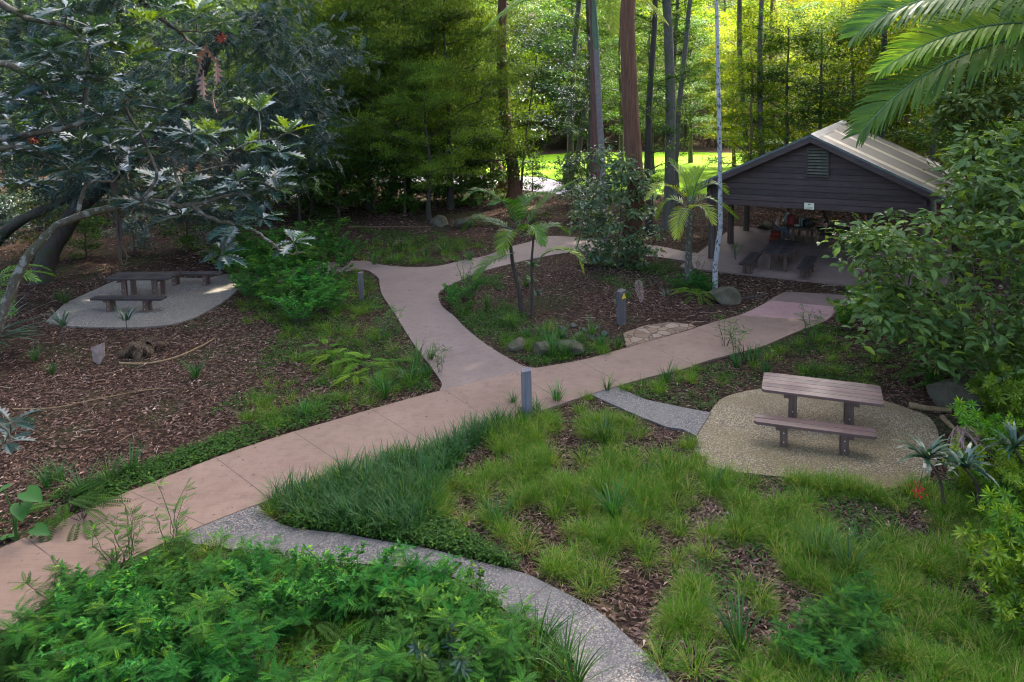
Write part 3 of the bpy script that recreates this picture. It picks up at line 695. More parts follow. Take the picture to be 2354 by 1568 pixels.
M['hair1'] = plainmat('fair_brown_hair', (.16, .10, .055), (.07, .045, .03), 40, .6); M['hair2'] = plainmat('dark_hair', (.018, .013, .011), (.035, .022, .016), 40, .55)
M['black'] = plainmat('black_cloth', (.012, .012, .014), (.02, .02, .023), 18, .8)
M['teal'] = plainmat('teal_print', (.45, .52, .48), (.07, .20, .20), 16, .8)
PX = math.atan2(GD[1], GD[0])
# woman in overalls on the bench with the hair bun, facing the table
p, L_ = seated('person in denim overalls and white top, hair in a bun, sitting sideways', RTL(-.72, -.98), PX, SKIN1, .02, 'lap')
part_skin('white_top', p, M['whitecl'], [[((.0, 0, .66), (.165, .135)), ((.025, 0, .80), (.142, .122)), ((.03, 0, .90), (.140, .120))]])
part_skin('overalls', p, M['denim'], [[((0, 0, .55), (.178, .145)), ((.015, 0, .66), (.168, .14)), ((.03, 0, .72), (.15, .13))], [0, ((.08, -.098, .555), .098), ((.25, -.112, .55), .088), ((.44, -.118, .51), .074), ((.43, -.118, .30), .066), ((.38, -.118, .12), .058)], [0, ((.08, .098, .555), .098), ((.25, .112, .55), .088), ((.44, .118, .51), .074), ((.43, .118, .30), .066), ((.38, .118, .12), .058)]])
a = Acc()
for sy in (-1, 1): tube(a, [(.165, sy * .07, .86), (.13, sy * .085, .99), (.04, sy * .09, 1.065), (-.06, sy * .075, .98), (-.12, sy * .03, .80)], .017, 6)
a.build('straps', M['denim'], p)
part_skin('hair', p, M['hair1'], [[((.045, 0, 1.275), (.098, .096)), ((.03, 0, 1.33), (.082, .08)), ((-.03, 0, 1.36), (.045, .045)), ((-.075, 0, 1.385), (.055, .055)), ((-.10, 0, 1.39), (.03, .03))]]); eyes(p, .02, None)
# curly haired woman with arms on the table, facing the other way
p, L_ = seated('person with long dark curly hair and black top leaning on the table', RTL(-.2, 1.0), PX + math.pi, SKIN2, .10, 'table')
part_skin('black_top', p, M['black'], [[((.085, 0, .80), (.148, .125)), ((.125, 0, .90), (.144, .124)), ((.13, 0, .96), (.12, .105))]])
part_skin('skirt', p, M['black'], [[((0, 0, .55), (.19, .15)), ((.02, 0, .66), (.155, .13))], [0, ((.10, -.09, .555), .115), ((.28, -.105, .55), .10), ((.42, -.11, .52), .085)], [0, ((.10, .09, .555), .115), ((.28, .105, .55), .10), ((.42, .11, .52), .085)]])
a = Acc(); tube(a, [(.255, .08, .93), (.20, .09, 1.03), (.12, .085, 1.075), (.03, .075, 1.0)], .010, 6); tube(a, [(.255, -.08, .93), (.20, -.09, 1.03), (.12, -.085, 1.075), (.03, -.075, 1.0)], .010, 6); a.build('straps', M['black'], p)
h = part_skin('hair', p, M['hair2'], [[((.18, 0, 1.29), (.10, .098)), ((.15, 0, 1.35), (.085, .082)), ((.10, 0, 1.25), (.105, .10)), ((.06, 0, 1.12), (.125, .085)), ((.02, 0, .99), (.13, .07)), ((.0, 0, .88), (.09, .05))]])
rr = np.random.default_rng(5); V = np.array([v.co for v in h.data.vertices]); V += .016 * rr.standard_normal(V.shape); h.data.vertices.foreach_set('co', V.ravel()); eyes(p, .10, None)
# person behind, in pale teal print, on the far part of the near bench
p, L_ = seated('person in pale teal print shirt behind the notice plate at the table', RTL(.85, -.90), PX, SKIN1, .20, 'table')
part_skin('shirt', p, M['teal'], [[((0, 0, .58), (.17, .14)), ((.05, 0, .74), (.15, .125)), ((.12, 0, .92), (.158, .132)), ((.145, 0, 1.03), (.115, .10))], [3, ((.15, .17, 1.01), .066), ((.175, .205, .90), .058)], [3, ((.15, -.17, 1.01), .066), ((.175, -.205, .90), .058)]])
part_skin('shorts', p, M['denim'], [[((0, 0, .54), (.172, .14)), ((.01, 0, .62), (.16, .13))], [0, ((.08, -.095, .555), .10), ((.30, -.112, .55), .088)], [0, ((.08, .095, .555), .10), ((.30, .112, .55), .088)]])
part_skin('hair', p, M['hair1'], [[((.165, 0, 1.285), (.098, .096)), ((.15, 0, 1.34), (.085, .082)), ((.09, 0, 1.22), (.085, .06)), ((.07, 0, 1.08), (.08, .045))]]); eyes(p, .10, None)
# standing person in black by the leaves
gp = G(1990, 588, .06); o = empty('person', (gp[0], gp[1], .058), math.radians(150), 'person in black dress standing half hidden behind the broad leaved shrub', 'person'); s = Sk()
pel = s.v((0, 0, .93), (.145, .11)); ab = s.v((.01, 0, 1.10), (.115, .095), pel); ch = s.v((.02, 0, 1.27), (.13, .105), ab); sh = s.v((.01, 0, 1.39), (.095, .08), ch)
hb = s.chain(sh, [((.015, 0, 1.46), .05), ((.035, 0, 1.53), (.072, .078))]); hm = s.v((.05, 0, 1.60), (.088, .082), hb); s.v((.04, 0, 1.68), (.066, .064), hm); s.v((.145, 0, 1.585), .014, hm); s.v((.12, 0, 1.515), .026, hb)
for sy in (-1, 1):
    an = s.chain(pel, [((0, sy * .09, .84), .088), ((.02, sy * .10, .48), .058), ((0, sy * .10, .26), .052), ((-.01, sy * .10, .085), .035)]); s.chain(an, [((.08, sy * .105, .045), .035), ((.20, sy * .115, .03), .026)])
    wr = s.chain(sh, [((.0, sy * .165, 1.36), .054), ((-.01, sy * .21, 1.20), .044), ((0, sy * .225, 1.08), .037), ((.04, sy * .225, .93), .03), ((.06, sy * .22, .84), .024)]); hand(s, wr, (.06, sy * .22, .84), (.15, 0, -1), (0, sy, 0))
me = skin(s.V, s.E, s.R); me.materials.append(SKIN2); link('body', me, o)
part_skin('black_dress', o, M['black'], [[((.01, 0, 1.36), (.125, .10)), ((.02, 0, 1.26), (.143, .118)), ((.01, 0, 1.08), (.13, .11)), ((0, 0, .92), (.165, .13)), ((0, 0, .70), (.19, .15)), ((0, 0, .50), (.21, .165)), ((0, 0, .47), (.205, .16))]])
part_skin('hair', o, M['hair2'], [[((.01, 0, 1.63), (.098, .096)), ((0, 0, 1.69), (.082, .08)), ((-.05, 0, 1.58), (.09, .07)), ((-.07, 0, 1.45), (.09, .05))]])

# ---------------------------------------------------------------- things on and round the crowded table
M['red'] = plainmat('dark_red_nylon', (.20, .018, .015), (.12, .012, .012), 12, .6); M['greenb'] = plainmat('green_bottle', (.05, .14, .11), rough=.3)
M['blueb'] = plainmat('navy_nylon', (.025, .032, .06), (.015, .018, .035), 12, .7); M['strap'] = plainmat('strap_grey', (.10, .10, .10), rough=.8)
def soft(name, label, loc, size, m, rz=0, cat='bag', kids=None):
    e = empty(name, loc, rz, label, cat); bm = bmesh.new(); bmesh.ops.create_uvsphere(bm, u_segments=20, v_segments=14, radius=.5)
    for v in bm.verts:
        c = v.co; q = Vector([math.copysign(abs(2 * x) ** .62 / 2, x) for x in c]); v.co = Vector((q.x * size[0] * (1 - .18 * (q.z + .5)), q.y * size[1], (q.z + .5) * size[2]))
    me = bpy.data.meshes.new('bag_body'); bm.to_mesh(me); bm.free(); me.materials.append(m)
    for p_ in me.polygons: p_.use_smooth = True
    link('bag_body', me, e); sx, sy, sz = size
    a = Acc(); a_ = np.linspace(0, np.pi, 9); tube(a, [(math.cos(t) * sx * .16, 0, sz * .97 + math.sin(t) * sz * .13) for t in a_], .012, 6); a.build('handle', M['strap'], e)
    a = Acc(); tube(a, [(-sx * .36, -sy * .47, sz * .12), (-sx * .30, -sy * .52, sz * .5), (-sx * .2, -sy * .36, sz * .92)], .014, 6); tube(a, [(sx * .36, -sy * .47, sz * .12), (sx * .30, -sy * .52, sz * .5), (sx * .2, -sy * .36, sz * .92)], .014, 6); a.build('shoulder_strap', M['strap'], e)
    a = Acc(); box(a, (0, sy * .46, sz * .32), (sx * .62, sy * .2, sz * .38), taper=.85); a.build('front_pocket', m, e)
    return e
TZ = .765
soft('backpack', 'dark red backpack on the end of the crowded table', RTL(-1.0, -.36, TZ), (.40, .30, .50), M['red'], .9)
soft('backpack', 'black rucksack lying in front of the curly haired person', RTL(-.72, .25, TZ), (.44, .32, .26), M['black'], .3)
soft('handbag', 'navy bag beside the green bottle on the table', RTL(-.45, .12, TZ), (.30, .24, .22), M['blueb'], 1.2)
def bottle(name, label, loc, h, r, m, cat='bottle'):
    e = empty(name, loc, 0, label, cat); a = Acc(); tube(a, [(0, 0, 0), (0, 0, h * .62), (0, 0, h * .72), (0, 0, h * .84), (0, 0, h * .9)], [r, r, r * .85, r * .45, r * .42], 14); a.build('bottle_body', m, e, True)
    a = Acc(); tube(a, [(0, 0, h * .9), (0, 0, h)], r * .5, 12); a.build('cap', M['blk'], e)
bottle('bottle', 'tall green bottle standing among the bags', RTL(-.95, .06, TZ), .44, .055, M['greenb'])
bottle('bottle', 'squat red drink bottle near the red backpack', RTL(-.5, -.2, TZ), .28, .055, plainmat('red_plastic', (.22, .03, .04), rough=.35))
e = empty('food_tub', RTL(-1.0, -.12, TZ), .5, 'pale food tub with green salad on the table end', 'tub'); a = Acc(); tube(a, [(0, 0, 0), (0, 0, .07)], [.10, .125], 16); a.build('tub_wall', M['whitecl'], e); a = Acc(); tube(a, [(0, 0, .066), (0, 0, .085)], [.118, .06], 14); a.build('salad', plainmat('salad', (.12, .25, .04), (.3, .3, .1), 30), e)
e = empty('paper_bag', RTL(-.55, .0, TZ), .2, 'crumpled pale paper bag in the middle of the table', 'bag'); a = Acc(); box(a, (0, 0, .13), (.26, .18, .26), taper=.9); rr = np.random.default_rng(3); a.V[0] = a.V[0] + .02 * rr.standard_normal(a.V[0].shape); a.build('paper_side', M['whitecl'], e); a = Acc(); box(a, (0, 0, .27), (.22, .14, .03), taper=.7); a.build('folded_rim', M['whitecl'], e)
def stripemat():
    m, t, out = mat('striped_towelling'); wv = nd(t, 'ShaderNodeTexWave', i_Scale=3.4, i_Distortion=.6); wv.bands_direction = 'X'; t.links.new(tex(t), wv.inputs['Vector'])
    n = noi(t, tex(t, 'Object', (6, .1, .1)), 3, 2); c = ramp(t, n, [(.3, (.13, .012, .012)), (.45, (.05, .01, .012)), (.52, (.24, .05, .015)), (.62, (.13, .012, .018)), (.75, (.22, .10, .05))]); principled(t, out, c, .9, .1); return m
tl = Acc(); L_ = 26; V = []
for k in range(L_ + 1):
    t = k / L_; x = -t * 1.15
    z = .475 if t < .3 else max(.012, .475 - (t - .3) * 1.25); xx = -.30 * min(t / .3, 1) - max(0, t - .3) * .85 - max(0, t - .67) * .5
    for q in range(9): V.append((xx, -.19 + q * .047 + .02 * math.sin(k * .5), z + .012 * math.sin(q * 1.3 + k * .4)))
i, j = np.meshgrid(np.arange(L_), np.arange(8), indexing='ij'); F = np.stack([i * 9 + j, i * 9 + j + 1, (i + 1) * 9 + j + 1, (i + 1) * 9 + j], -1).reshape(-1, 4)
tl.add(V, F); to = tl.build('towel', stripemat(), None, True); so = to.modifiers.new('t', 'SOLIDIFY'); so.thickness = .015; to.location = tuple(RTL(-.72, -1.02)); to.rotation_euler = (0, 0, RZD); tag(to, 'red and orange striped towel hanging off the bench end', 'towel')
# stone barbecue with a steel top, mostly behind leaves
bq = G(2010, 660, .06); e = empty('stone_barbecue', (bq[0], bq[1], .058), RZS, 'stone built barbecue with steel top behind the broad leaved shrub', 'barbecue')
def stonemat(nm, cs, sc=5, moss=None):
    m, t, out = mat(nm); ob = tex(t); vo = nd(t, 'ShaderNodeTexVoronoi', i_Scale=sc); t.links.new(ob, vo.inputs['Vector']); sp = nd(t, 'ShaderNodeSeparateColor'); t.links.new(vo.outputs['Color'], sp.inputs[0])
    ve = nd(t, 'ShaderNodeTexVoronoi', i_Scale=sc); ve.feature = 'DISTANCE_TO_EDGE'; t.links.new(ob, ve.inputs['Vector']); c = ramp(t, sp.outputs[0], [(.1, cs[0]), (.9, cs[1])]); c = mix(t, ramp(t, ve.outputs[0], [(.03, (1,) * 3), (.07, (0,) * 3)]), c, (.06, .05, .045)); principled(t, out, c, .85, .3, bump(t, ve.outputs[0], .6, .03)); return m
a = Acc(); box(a, (0, 0, .42), (1.0, .75, .84)); a.build('stone_base', stonemat('barbecue_stone', ((.13, .07, .055), (.22, .16, .13))), e); a = Acc(); box(a, (0, 0, .865), (1.25, .9, .05)); a.build('steel_top', plainmat('brushed_steel', (.55, .57, .6), rough=.3, metal=1.0), e); a = Acc(); box(a, (0, .1, .90), (.6, .45, .02)); a.build('hotplate', M['blk'], e)
def car(loc, rz, label):
    e = empty('van', loc, rz, label, 'van'); mb = plainmat('pale_blue_white_paint', (.55, .62, .75), (.5, .57, .7), 3, .25); gl = plainmat('dark_window', (.02, .025, .03), rough=.1)
    sec = [(-2.3, .45), (-2.35, 1.1), (-2.2, 1.95), (1.0, 1.98), (1.75, 1.2), (2.35, 1.05), (2.4, .45)]; a = Acc(); n = len(sec); V = [(x, y, z) for y in (-.9, .9) for x, z in sec]; a.add(V, [[k, (k + 1) % n, n + (k + 1) % n, n + k] for k in range(n)])
    for y0 in (0, n): a.add([V[y0 + k] for k in range(n)] + [(0, V[y0][1], 1.0)], [[k, (k + 1) % n, n] for k in range(n)])
    b = a.build('van_body', mb, e)
    for y in (-.905, .905): 
        for x0, x1 in ((-2.0, -.7), (-.55, .75)): a = Acc(); box(a, ((x0 + x1) / 2, y, 1.5), (x1 - x0, .02, .55)); a.build('side_window', gl, e)
    a = Acc(); a.add([(1.05, -.8, 1.90), (1.05, .8, 1.90), (1.77, .8, 1.25), (1.77, -.8, 1.25)], [[0, 1, 2, 3]]); o_ = a.build('windscreen', gl, e); o_.location = (.02, 0, .02)
    for x in (-1.5, 1.5):
        for y in (-.85, .85): a = Acc(); tube(a, [(x, y - .1, .33), (x, y + .1, .33)], .33, 18); wh = a.build('wheel', M['blk'], e); a = Acc(); tube(a, [(x, y - .11, .33), (x, y + .11, .33)], .17, 12); a.build('rim', M['bolt'], wh)
    for y in (-.65, .65): a = Acc(); box(a, (2.39, y, .8), (.04, .3, .18)); a.build('headlight', M['sign'], e)
g_ = G(905, 396); car((g_[0], g_[1], .012), math.radians(8), 'pale blue white van glimpsed between dark trunks on the road')

# ================================================================== plants
LM = {}
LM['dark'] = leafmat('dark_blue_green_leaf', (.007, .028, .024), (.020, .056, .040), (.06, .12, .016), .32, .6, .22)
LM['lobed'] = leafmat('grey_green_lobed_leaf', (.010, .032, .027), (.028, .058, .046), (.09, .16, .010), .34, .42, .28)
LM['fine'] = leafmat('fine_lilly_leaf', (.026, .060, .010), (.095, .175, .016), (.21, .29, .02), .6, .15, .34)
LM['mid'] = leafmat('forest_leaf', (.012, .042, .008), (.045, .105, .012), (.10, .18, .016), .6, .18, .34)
LM['gold'] = leafmat('sun_tinted_forest_leaf', (.045, .095, .007), (.125, .195, .010), (.29, .32, .012), .6, .18, .46)  # yellow sunlight put into the leaf colour, lit version of the forest leaf
LM['broad'] = leafmat('broad_shrub_leaf', (.040, .078, .018), (.10, .155, .035), (.23, .30, .022), .5, .28, .3)
LM['vine'] = leafmat('climber_leaf', (.025, .065, .032), (.075, .14, .055), (.14, .22, .05), .42, .45, .28)
LM['bright'] = leafmat('bright_shrub_leaf', (.035, .10, .008), (.09, .20, .012), (.21, .31, .02), .5, .25, .35)
LM['indigo'] = leafmat('pinnate_shrub_leaf', (.010, .060, .010), (.036, .15, .018), (.12, .28, .016), .6, .15, .32)
LM['palm'] = leafmat('palm_leaf', (.018, .066, .006), (.065, .165, .010), (.16, .26, .02), .5, .22, .32)
LM['palmy'] = leafmat('yellow_palm_leaf', (.07, .15, .012), (.16, .27, .025), (.28, .34, .05), .45, .3, .42)
LM['grass'] = leafmat('tussock_grass', (.022, .070, .005), (.075, .17, .008), (.25, .21, .08), .65, .1, .35)
LM['strap'] = leafmat('strap_leaf', (.010, .050, .010), (.035, .12, .018), (.10, .20, .03), .5, .25, .28)
LM['fern'] = leafmat('fern_leaf', (.045, .12, .010), (.10, .21, .022), (.24, .33, .05), .6, .2, .4)
LM['cover'] = leafmat('ground_cover_leaf', (.012, .050, .008), (.042, .12, .012), (.09, .18, .02), .6, .15, .3)
LM['litter'] = leafmat('fallen_leaf', (.042, .027, .018), (.20, .135, .095), (.50, .38, .28), .75, .1, .12, (1.2, .9, .6))
LM['dead'] = leafmat('dead_frond', (.10, .065, .045), (.24, .17, .13), (.36, .28, .22), .8, .2, .1, (1.2, 1, .7))
LM['cordy'] = leafmat('cordyline_leaf', (.014, .046, .026), (.035, .085, .045), (.10, .16, .09), .3, .7, .2)
B = {}
B['stringy'] = barkmat('stringy_red_brown_bark', (.060, .026, .014), (.155, .078, .042), None, 7, .06, .9, 1.0)
B['reddish'] = barkmat('reddish_bark', (.080, .036, .026), (.17, .088, .066), None, 8, .12, .9, .8)
B['dark'] = barkmat('dark_bark', (.022, .017, .014), (.060, .045, .036), (.035, .042, .018), 6, .2)
B['mossy'] = barkmat('mossy_grey_bark', (.055, .048, .036), (.14, .125, .095), (.07, .085, .035), 7, .4)
B['white'] = barkmat('white_mottled_bark', (.20, .20, .19), (.35, .35, .34), None, 5, .8, .8, .4, (.075, .08, .07))
B['lichen'] = barkmat('lichened_bark', (.040, .032, .022), (.105, .095, .068), (.060, .060, .030), 9, .6, .9, .7, (.17, .17, .145))
B['tan'] = barkmat('tan_bark', (.10, .065, .03), (.21, .14, .07), None, 6, .15)
B['palm'] = barkmat('ringed_palm_trunk', (.12, .10, .085), (.21, .185, .16), None, 3, 2.5, .85, .4)
B['shaft'] = plainmat('green_crownshaft', (.06, .13, .05), (.045, .10, .05), 3, .4)
B['stem'] = plainmat('dark_stem', (.025, .030, .014), (.05, .045, .025), 9, .7)
B['twig'] = plainmat('brown_twig', (.075, .055, .038), (.045, .034, .026), 9, .85)
B['pale'] = plainmat('pale_dead_wood', (.42, .36, .29), (.28, .23, .18), 8, .85)

def rndu(rng, n):
    v = rng.standard_normal((n, 3)); return nrmz(v)
SD = np.array(SUN_DIR); BEAMS = [(G(258, 1180), .45), (G(510, 668), .75), (G(215, 690), .55), (G(160, 720), .4), (G(430, 655), .3), (G(1330, 560), .5)]
def crown(acc, rng, clumps, n_per, L, Wr, tmpl=T_LEAF, up=1.0, flat=.55, droop=.1, out=.7, tb=.35, ts=.22, shell=.5, org=None):
    """leaves gathered in clumps; each clump (centre, radius)"""
    for c, r in clumps:
        c = np.array(c); n = max(6, int(n_per * rng.uniform(.7, 1.3)))
        q = rndu(rng, n); q[:, 2] = np.where(q[:, 2] < -.25, -q[:, 2] * .6, q[:, 2])
        rad = r * rng.random(n) ** shell
        P = c + q * rad[:, None] * np.array([1, 1, flat])
        if org is not None:                    # gaps through which the sun reaches the ground in a few places
            ok = np.ones(n, bool); Wp = P + org
            for bp, br_ in BEAMS: dd_ = Wp - bp; ok &= np.linalg.norm(np.cross(dd_, SD), axis=1) > br_
            P, q = P[ok], q[ok]; n = len(P)
            if n == 0: continue
        dv = q * out + rng.standard_normal((n, 3)) * .6; dv[:, 2] = dv[:, 2] * .5 - droop
        N = np.array([0, 0, up]) + rng.standard_normal((n, 3)) * .45 + q * .3
        ln = L * rng.uniform(.65, 1.25, n)
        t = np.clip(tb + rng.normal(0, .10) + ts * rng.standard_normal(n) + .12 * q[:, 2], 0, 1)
        scatter(acc, tmpl, P, dv, N, ln, ln * Wr, 0, t)
def bent(rng, a, b, n=6, w=.08, sag=0.0):
    a, b = np.array(a, float), np.array(b, float); t = np.linspace(0, 1, n)[:, None]; L = np.linalg.norm(b - a)
    P = a + (b - a) * t; k = rng.standard_normal((n, 3)) * w * L * .5; k[0] = k[-1] = 0
    P = P + np.cumsum(k, 0) * .5 * np.sin(np.pi * t); P[:, 2] += (sag * L * np.sin(np.pi * t[:, 0])); return P
def tree_meshes(rng, h, r0, cb, rad, nlimb, nclump, n_per, L, Wr, bark, leaf, tmpl=T_LEAF, clump_r=1.0, flat=.5, lean=(0, 0), sides=9, layered=0.0, jit=.04, inner=.35, **kw):
    """trunk with limbs + leafy crown made of clumps sitting on the limbs; base at the origin"""
    ta, ca = Acc(), Acc()
    top = np.array([lean[0], lean[1], h * .93]); tr = bent(rng, (0, 0, -.15), top, 9, .03)
    tt = np.linspace(0, 1, 9); R = r0 * (1 - .72 * tt); R[0] *= 1.5; R[1] *= 1.08
    tube(ta, tr, R, sides, 0, .5, jit, rng)
    cl = []
    for k in range(nlimb):
        f = cb + (1 - cb) * (k + .5) / nlimb; z = f * .9
        i = min(int(z * 8), 7); o = tr[i] + (tr[i + 1] - tr[i]) * (z * 8 - i)
        az = k * 2.4 + rng.uniform(-.5, .5); prof = math.sin(math.pi * min(.98, (.22 + .72 * (k + .5) / nlimb))) ** .7
        ln = rad * prof * rng.uniform(.75, 1.15); e = o + np.array([math.cos(az) * ln, math.sin(az) * ln, ln * rng.uniform(.12, .5) * (1 - layered)])
        lb = bent(rng, o, e, 7, .14, .04); rr = r0 * .36 * (1 - f * .5)
        tube(ta, lb, np.linspace(rr, rr * .25, 7), 6, 0, .5)
        m = max(1, int(nclump / nlimb))
        for q in range(m):
            s = rng.uniform(inner, 1.05); p = lb[min(6, int(s * 6))] + np.array([*(rng.standard_normal(2) * rad * .17), rng.uniform(-.1, .35) * clump_r * (1 - layered) + rng.normal(0, .15)])
            cl.append((p, clump_r * rng.uniform(.6, 1.2)))
            if rng.random() < .6: tube(ta, bent(rng, lb[min(5, int(s * 5))], p, 4, .12), np.linspace(rr * .3, .012, 4), 4, 0, .5, cap=False)
    for q in range(max(2, nclump // 10)): cl.append((tr[-1] + rng.standard_normal(3) * np.array([rad * .25, rad * .25, .6]), clump_r))
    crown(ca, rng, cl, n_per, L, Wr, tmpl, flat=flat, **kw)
    return ta.mesh('trunk', B[bark], True), ca.mesh('crown', LM[leaf])
def plant(name, meshes, loc, rz, sc, parts, label=None, cat='tree', group=None):
    o = empty(name, loc, rz, label, cat, group); o.scale = (sc, sc, sc) if np.isscalar(sc) else sc
    for nm, me in zip(parts, meshes): link(nm, me, o)
    return o
ALLP = []       # plants that are still to be labelled by what they stand beside
def put(name, meshes, x, y, rz, sc, parts, desc, cat, group, z=None):
    z = float(land_h(np.array(x), np.array(y))) if z is None else z
    o = plant(name, meshes, (x, y, z), rz, sc, parts, None, cat, group); ALLP.append((o, desc, float(x), float(y))); return o

# ---------------------------------------------------------------- palms
def frond(acc, rng, base, az, el, L, droop, n=34, ll=.6, lw=.035, hang=.5, mat=0, tint=.4, twist=0.0, start=.14, mat_r=1, path=None, roll=0.0):
    s = np.linspace(0, 1, n); e = el - droop * s ** 1.25
    st = L / (n - 1); h = np.stack([np.cos(e) * math.cos(az), np.cos(e) * math.sin(az), np.sin(e)], -1)
    P = np.vstack([[0, 0, 0], np.cumsum(h[:-1] * st, 0)]) + np.array(base)
    if path is not None:
        q = smooth_line(path, 10); cs = np.append(0, np.cumsum(np.linalg.norm(np.diff(q, axis=0), axis=1))); L = cs[-1]
        P = np.stack([np.interp(s * L, cs, q[:, c]) for c in range(3)], -1); h = nrmz(np.gradient(P, axis=0)); st = L / (n - 1); d_ = P[-1] - P[0]; az = math.atan2(d_[1], d_[0])
    tube(acc, P, np.linspace(.028, .005, n) * (L / 3.0) ** .5, 5, mat_r, .6, cap=False)
    side0 = np.array([-math.sin(az), math.cos(az), 0.0]); k = np.where(s > start)[0]
    m_ = 1; kk = np.linspace(k[0], n - 1, len(k) * m_); i0 = np.minimum(kk.astype(int), n - 2); f = (kk - i0)[:, None]
    Pk = P[i0] * (1 - f) + P[i0 + 1] * f; T = h[i0]; sk = (kk / (n - 1))
    N = np.cross(T, side0); N = np.where(N[:, 2:3] < 0, -N, N)
    for sg in (1, -1):
        sd_ = side0 * math.cos(roll) + N * math.sin(roll)
        a = np.radians(68 - 40 * sk); dv = T * np.cos(a)[:, None] + sg * sd_ * np.sin(a)[:, None] + N * .22 + rng.standard_normal((len(kk), 3)) * .05
        dv = nrmz(dv); ln = ll * np.sin(np.pi * np.clip(.16 + .78 * sk, 0, 1)) ** .65 * rng.uniform(.9, 1.08, len(kk))
        wv = nrmz(T - dv * np.sum(T * dv, -1, keepdims=True)) * lw; g = np.array([0, 0, -1.0])
        d2 = nrmz(dv + g * hang * .5); d3 = nrmz(dv + g * hang * 1.3)
        p0 = Pk; p1 = p0 + dv * ln[:, None] * .35; p2 = p1 + d2 * ln[:, None] * .35; p3 = p2 + d3 * ln[:, None] * .30
        V = np.stack([p0 - wv * .25, p0 + wv * .25, p1 - wv * .5, p1 + wv * .5, p2 - wv * .42, p2 + wv * .42, p3 - wv * .06, p3 + wv * .06], 1)
        F0 = np.array([[0, 1, 3, 2], [2, 3, 5, 4], [4, 5, 7, 6]]); F = (F0[None] + (np.arange(len(kk)) * 8)[:, None, None]).reshape(-1, 4)
        acc.add(V, F, mat, np.repeat(np.clip(tint + .12 * rng.standard_normal(len(kk)), 0, 1), 3))
def palm_tree(name, loc, label, trunk, shaft, fronds, leafm, barkm='palm', cat='palm', group=None):
    """trunk: (points, radii); shaft: (points, radii) or None; fronds: list of dicts; each frond is a part"""
    o = empty(name, loc, 0, label, cat, group); rng = np.random.default_rng(abs(hash(label)) % 1000 if False else len(label) * 7 + 1)
    a = Acc(); tube(a, trunk[0], trunk[1], 12, jit=.02, rng=rng); a.build('trunk', B[barkm], o, True)
    if shaft: a = Acc(); tube(a, shaft[0], shaft[1], 10); a.build('crownshaft', B['shaft'], o, True)
    for f in fronds: a = Acc(); frond(a, rng, **f); a.build('frond', [leafm, B['shaft']], o)
    return o
R = math.radians
def px_frond(pts, b, dY, **kw): return dict(base=(0, 0, 0), az=0, el=0, L=1, droop=1, path=[D(x, y, b[1] + dY * (k / (len(pts) - 1)) ** 1.0) - b for k, (x, y) in enumerate(pts)], **kw)
def ring_fronds(rng, top, n, L, el0, el1, droop, ll, lw, hang, skip=lambda a: False):
    out = []
    for k in range(n):
        az = k * 2.4 + rng.uniform(-.2, .2); f = k / n
        if skip(az): continue
        out.append(dict(base=top, az=az, el=el0 + (el1 - el0) * f, L=L * rng.uniform(.85, 1.1), droop=droop * rng.uniform(.8, 1.2), ll=ll, lw=lw, hang=hang, tint=float(rng.uniform(.2, .6))))
    return out
rp = np.random.default_rng(21)
# young palm with big fronds in the island bed (two stems)
b = G(1200, 722); hx = D(1172, 555, b[1]) - b
F_ = []
for pts, dY, ti in (([(1190, 520), (1166, 477), (1137, 450), (1096, 439), (1070, 458)], -.5, .15), ([(1200, 530), (1239, 477), (1269, 447), (1312, 422)], .3, .6), ([(1192, 520), (1206, 469), (1224, 454), (1256, 444)], .9, .5), ([(1182, 530), (1151, 516), (1122, 508), (1092, 503), (1066, 530)], .5, .1),
        ([(1200, 545), (1229, 535), (1251, 524), (1280, 520), (1300, 534)], .6, .4), ([(1185, 535), (1176, 530), (1163, 545), (1154, 580)], -1.1, .75), ([(1182, 580), (1150, 592), (1120, 607), (1096, 640)], -.8, .6), ([(1228, 612), (1250, 585), (1284, 574), (1324, 588), (1338, 622)], -.3, .95), ([(1188, 525), (1178, 480), (1160, 462), (1130, 470)], -.9, .3), ([(1195, 540), (1215, 520), (1230, 525), (1245, 560)], -.9, .5)):
    F_.append(px_frond(pts, b, dY, n=42, ll=.50, lw=.034, hang=.25, tint=ti))
palm_tree('young_palm', b, 'young palm with arching feathery fronds in the island bed', ([(0, 0, -.05), (-.10, 0, .8), (hx[0] * .8, 0, hx[2] * .7), tuple(hx)], [.085, .07, .06, .05]), None, F_, LM['palm'], 'dark')
# slim dark cordyline stem beside it
b = G(1222, 730); hx = D(1226, 545, b[1]) - b
o = empty('cordyline', b, 0, 'tall slim dark stemmed cordyline tufted with pale leaves beside the young palm', 'cordyline'); rc = np.random.default_rng(4)
a = Acc(); tube(a, [(0, 0, -.05), (.03, 0, .9), (.02, .02, 1.7), tuple(hx)], [.055, .045, .04, .03], 8); a.build('stem', B['dark'], o, True)
for z, n, l, m in ((hx[2], 22, .48, 'fern'), (hx[2] * .64, 10, .36, 'strap'), (hx[2] * .45, 8, .3, 'strap')):
    a = Acc(); az = rc.uniform(0, 6.28, n); blades(a, np.tile([hx[0] * z / hx[2], 0, z], (n, 1)), az, rc.uniform(.1, 1.0, n), rc.uniform(.7, 1.5, n), l * rc.uniform(.8, 1.15, n), .062, 4, tint=rc.random(n)); a.build('leaf_tuft', LM[m], o)
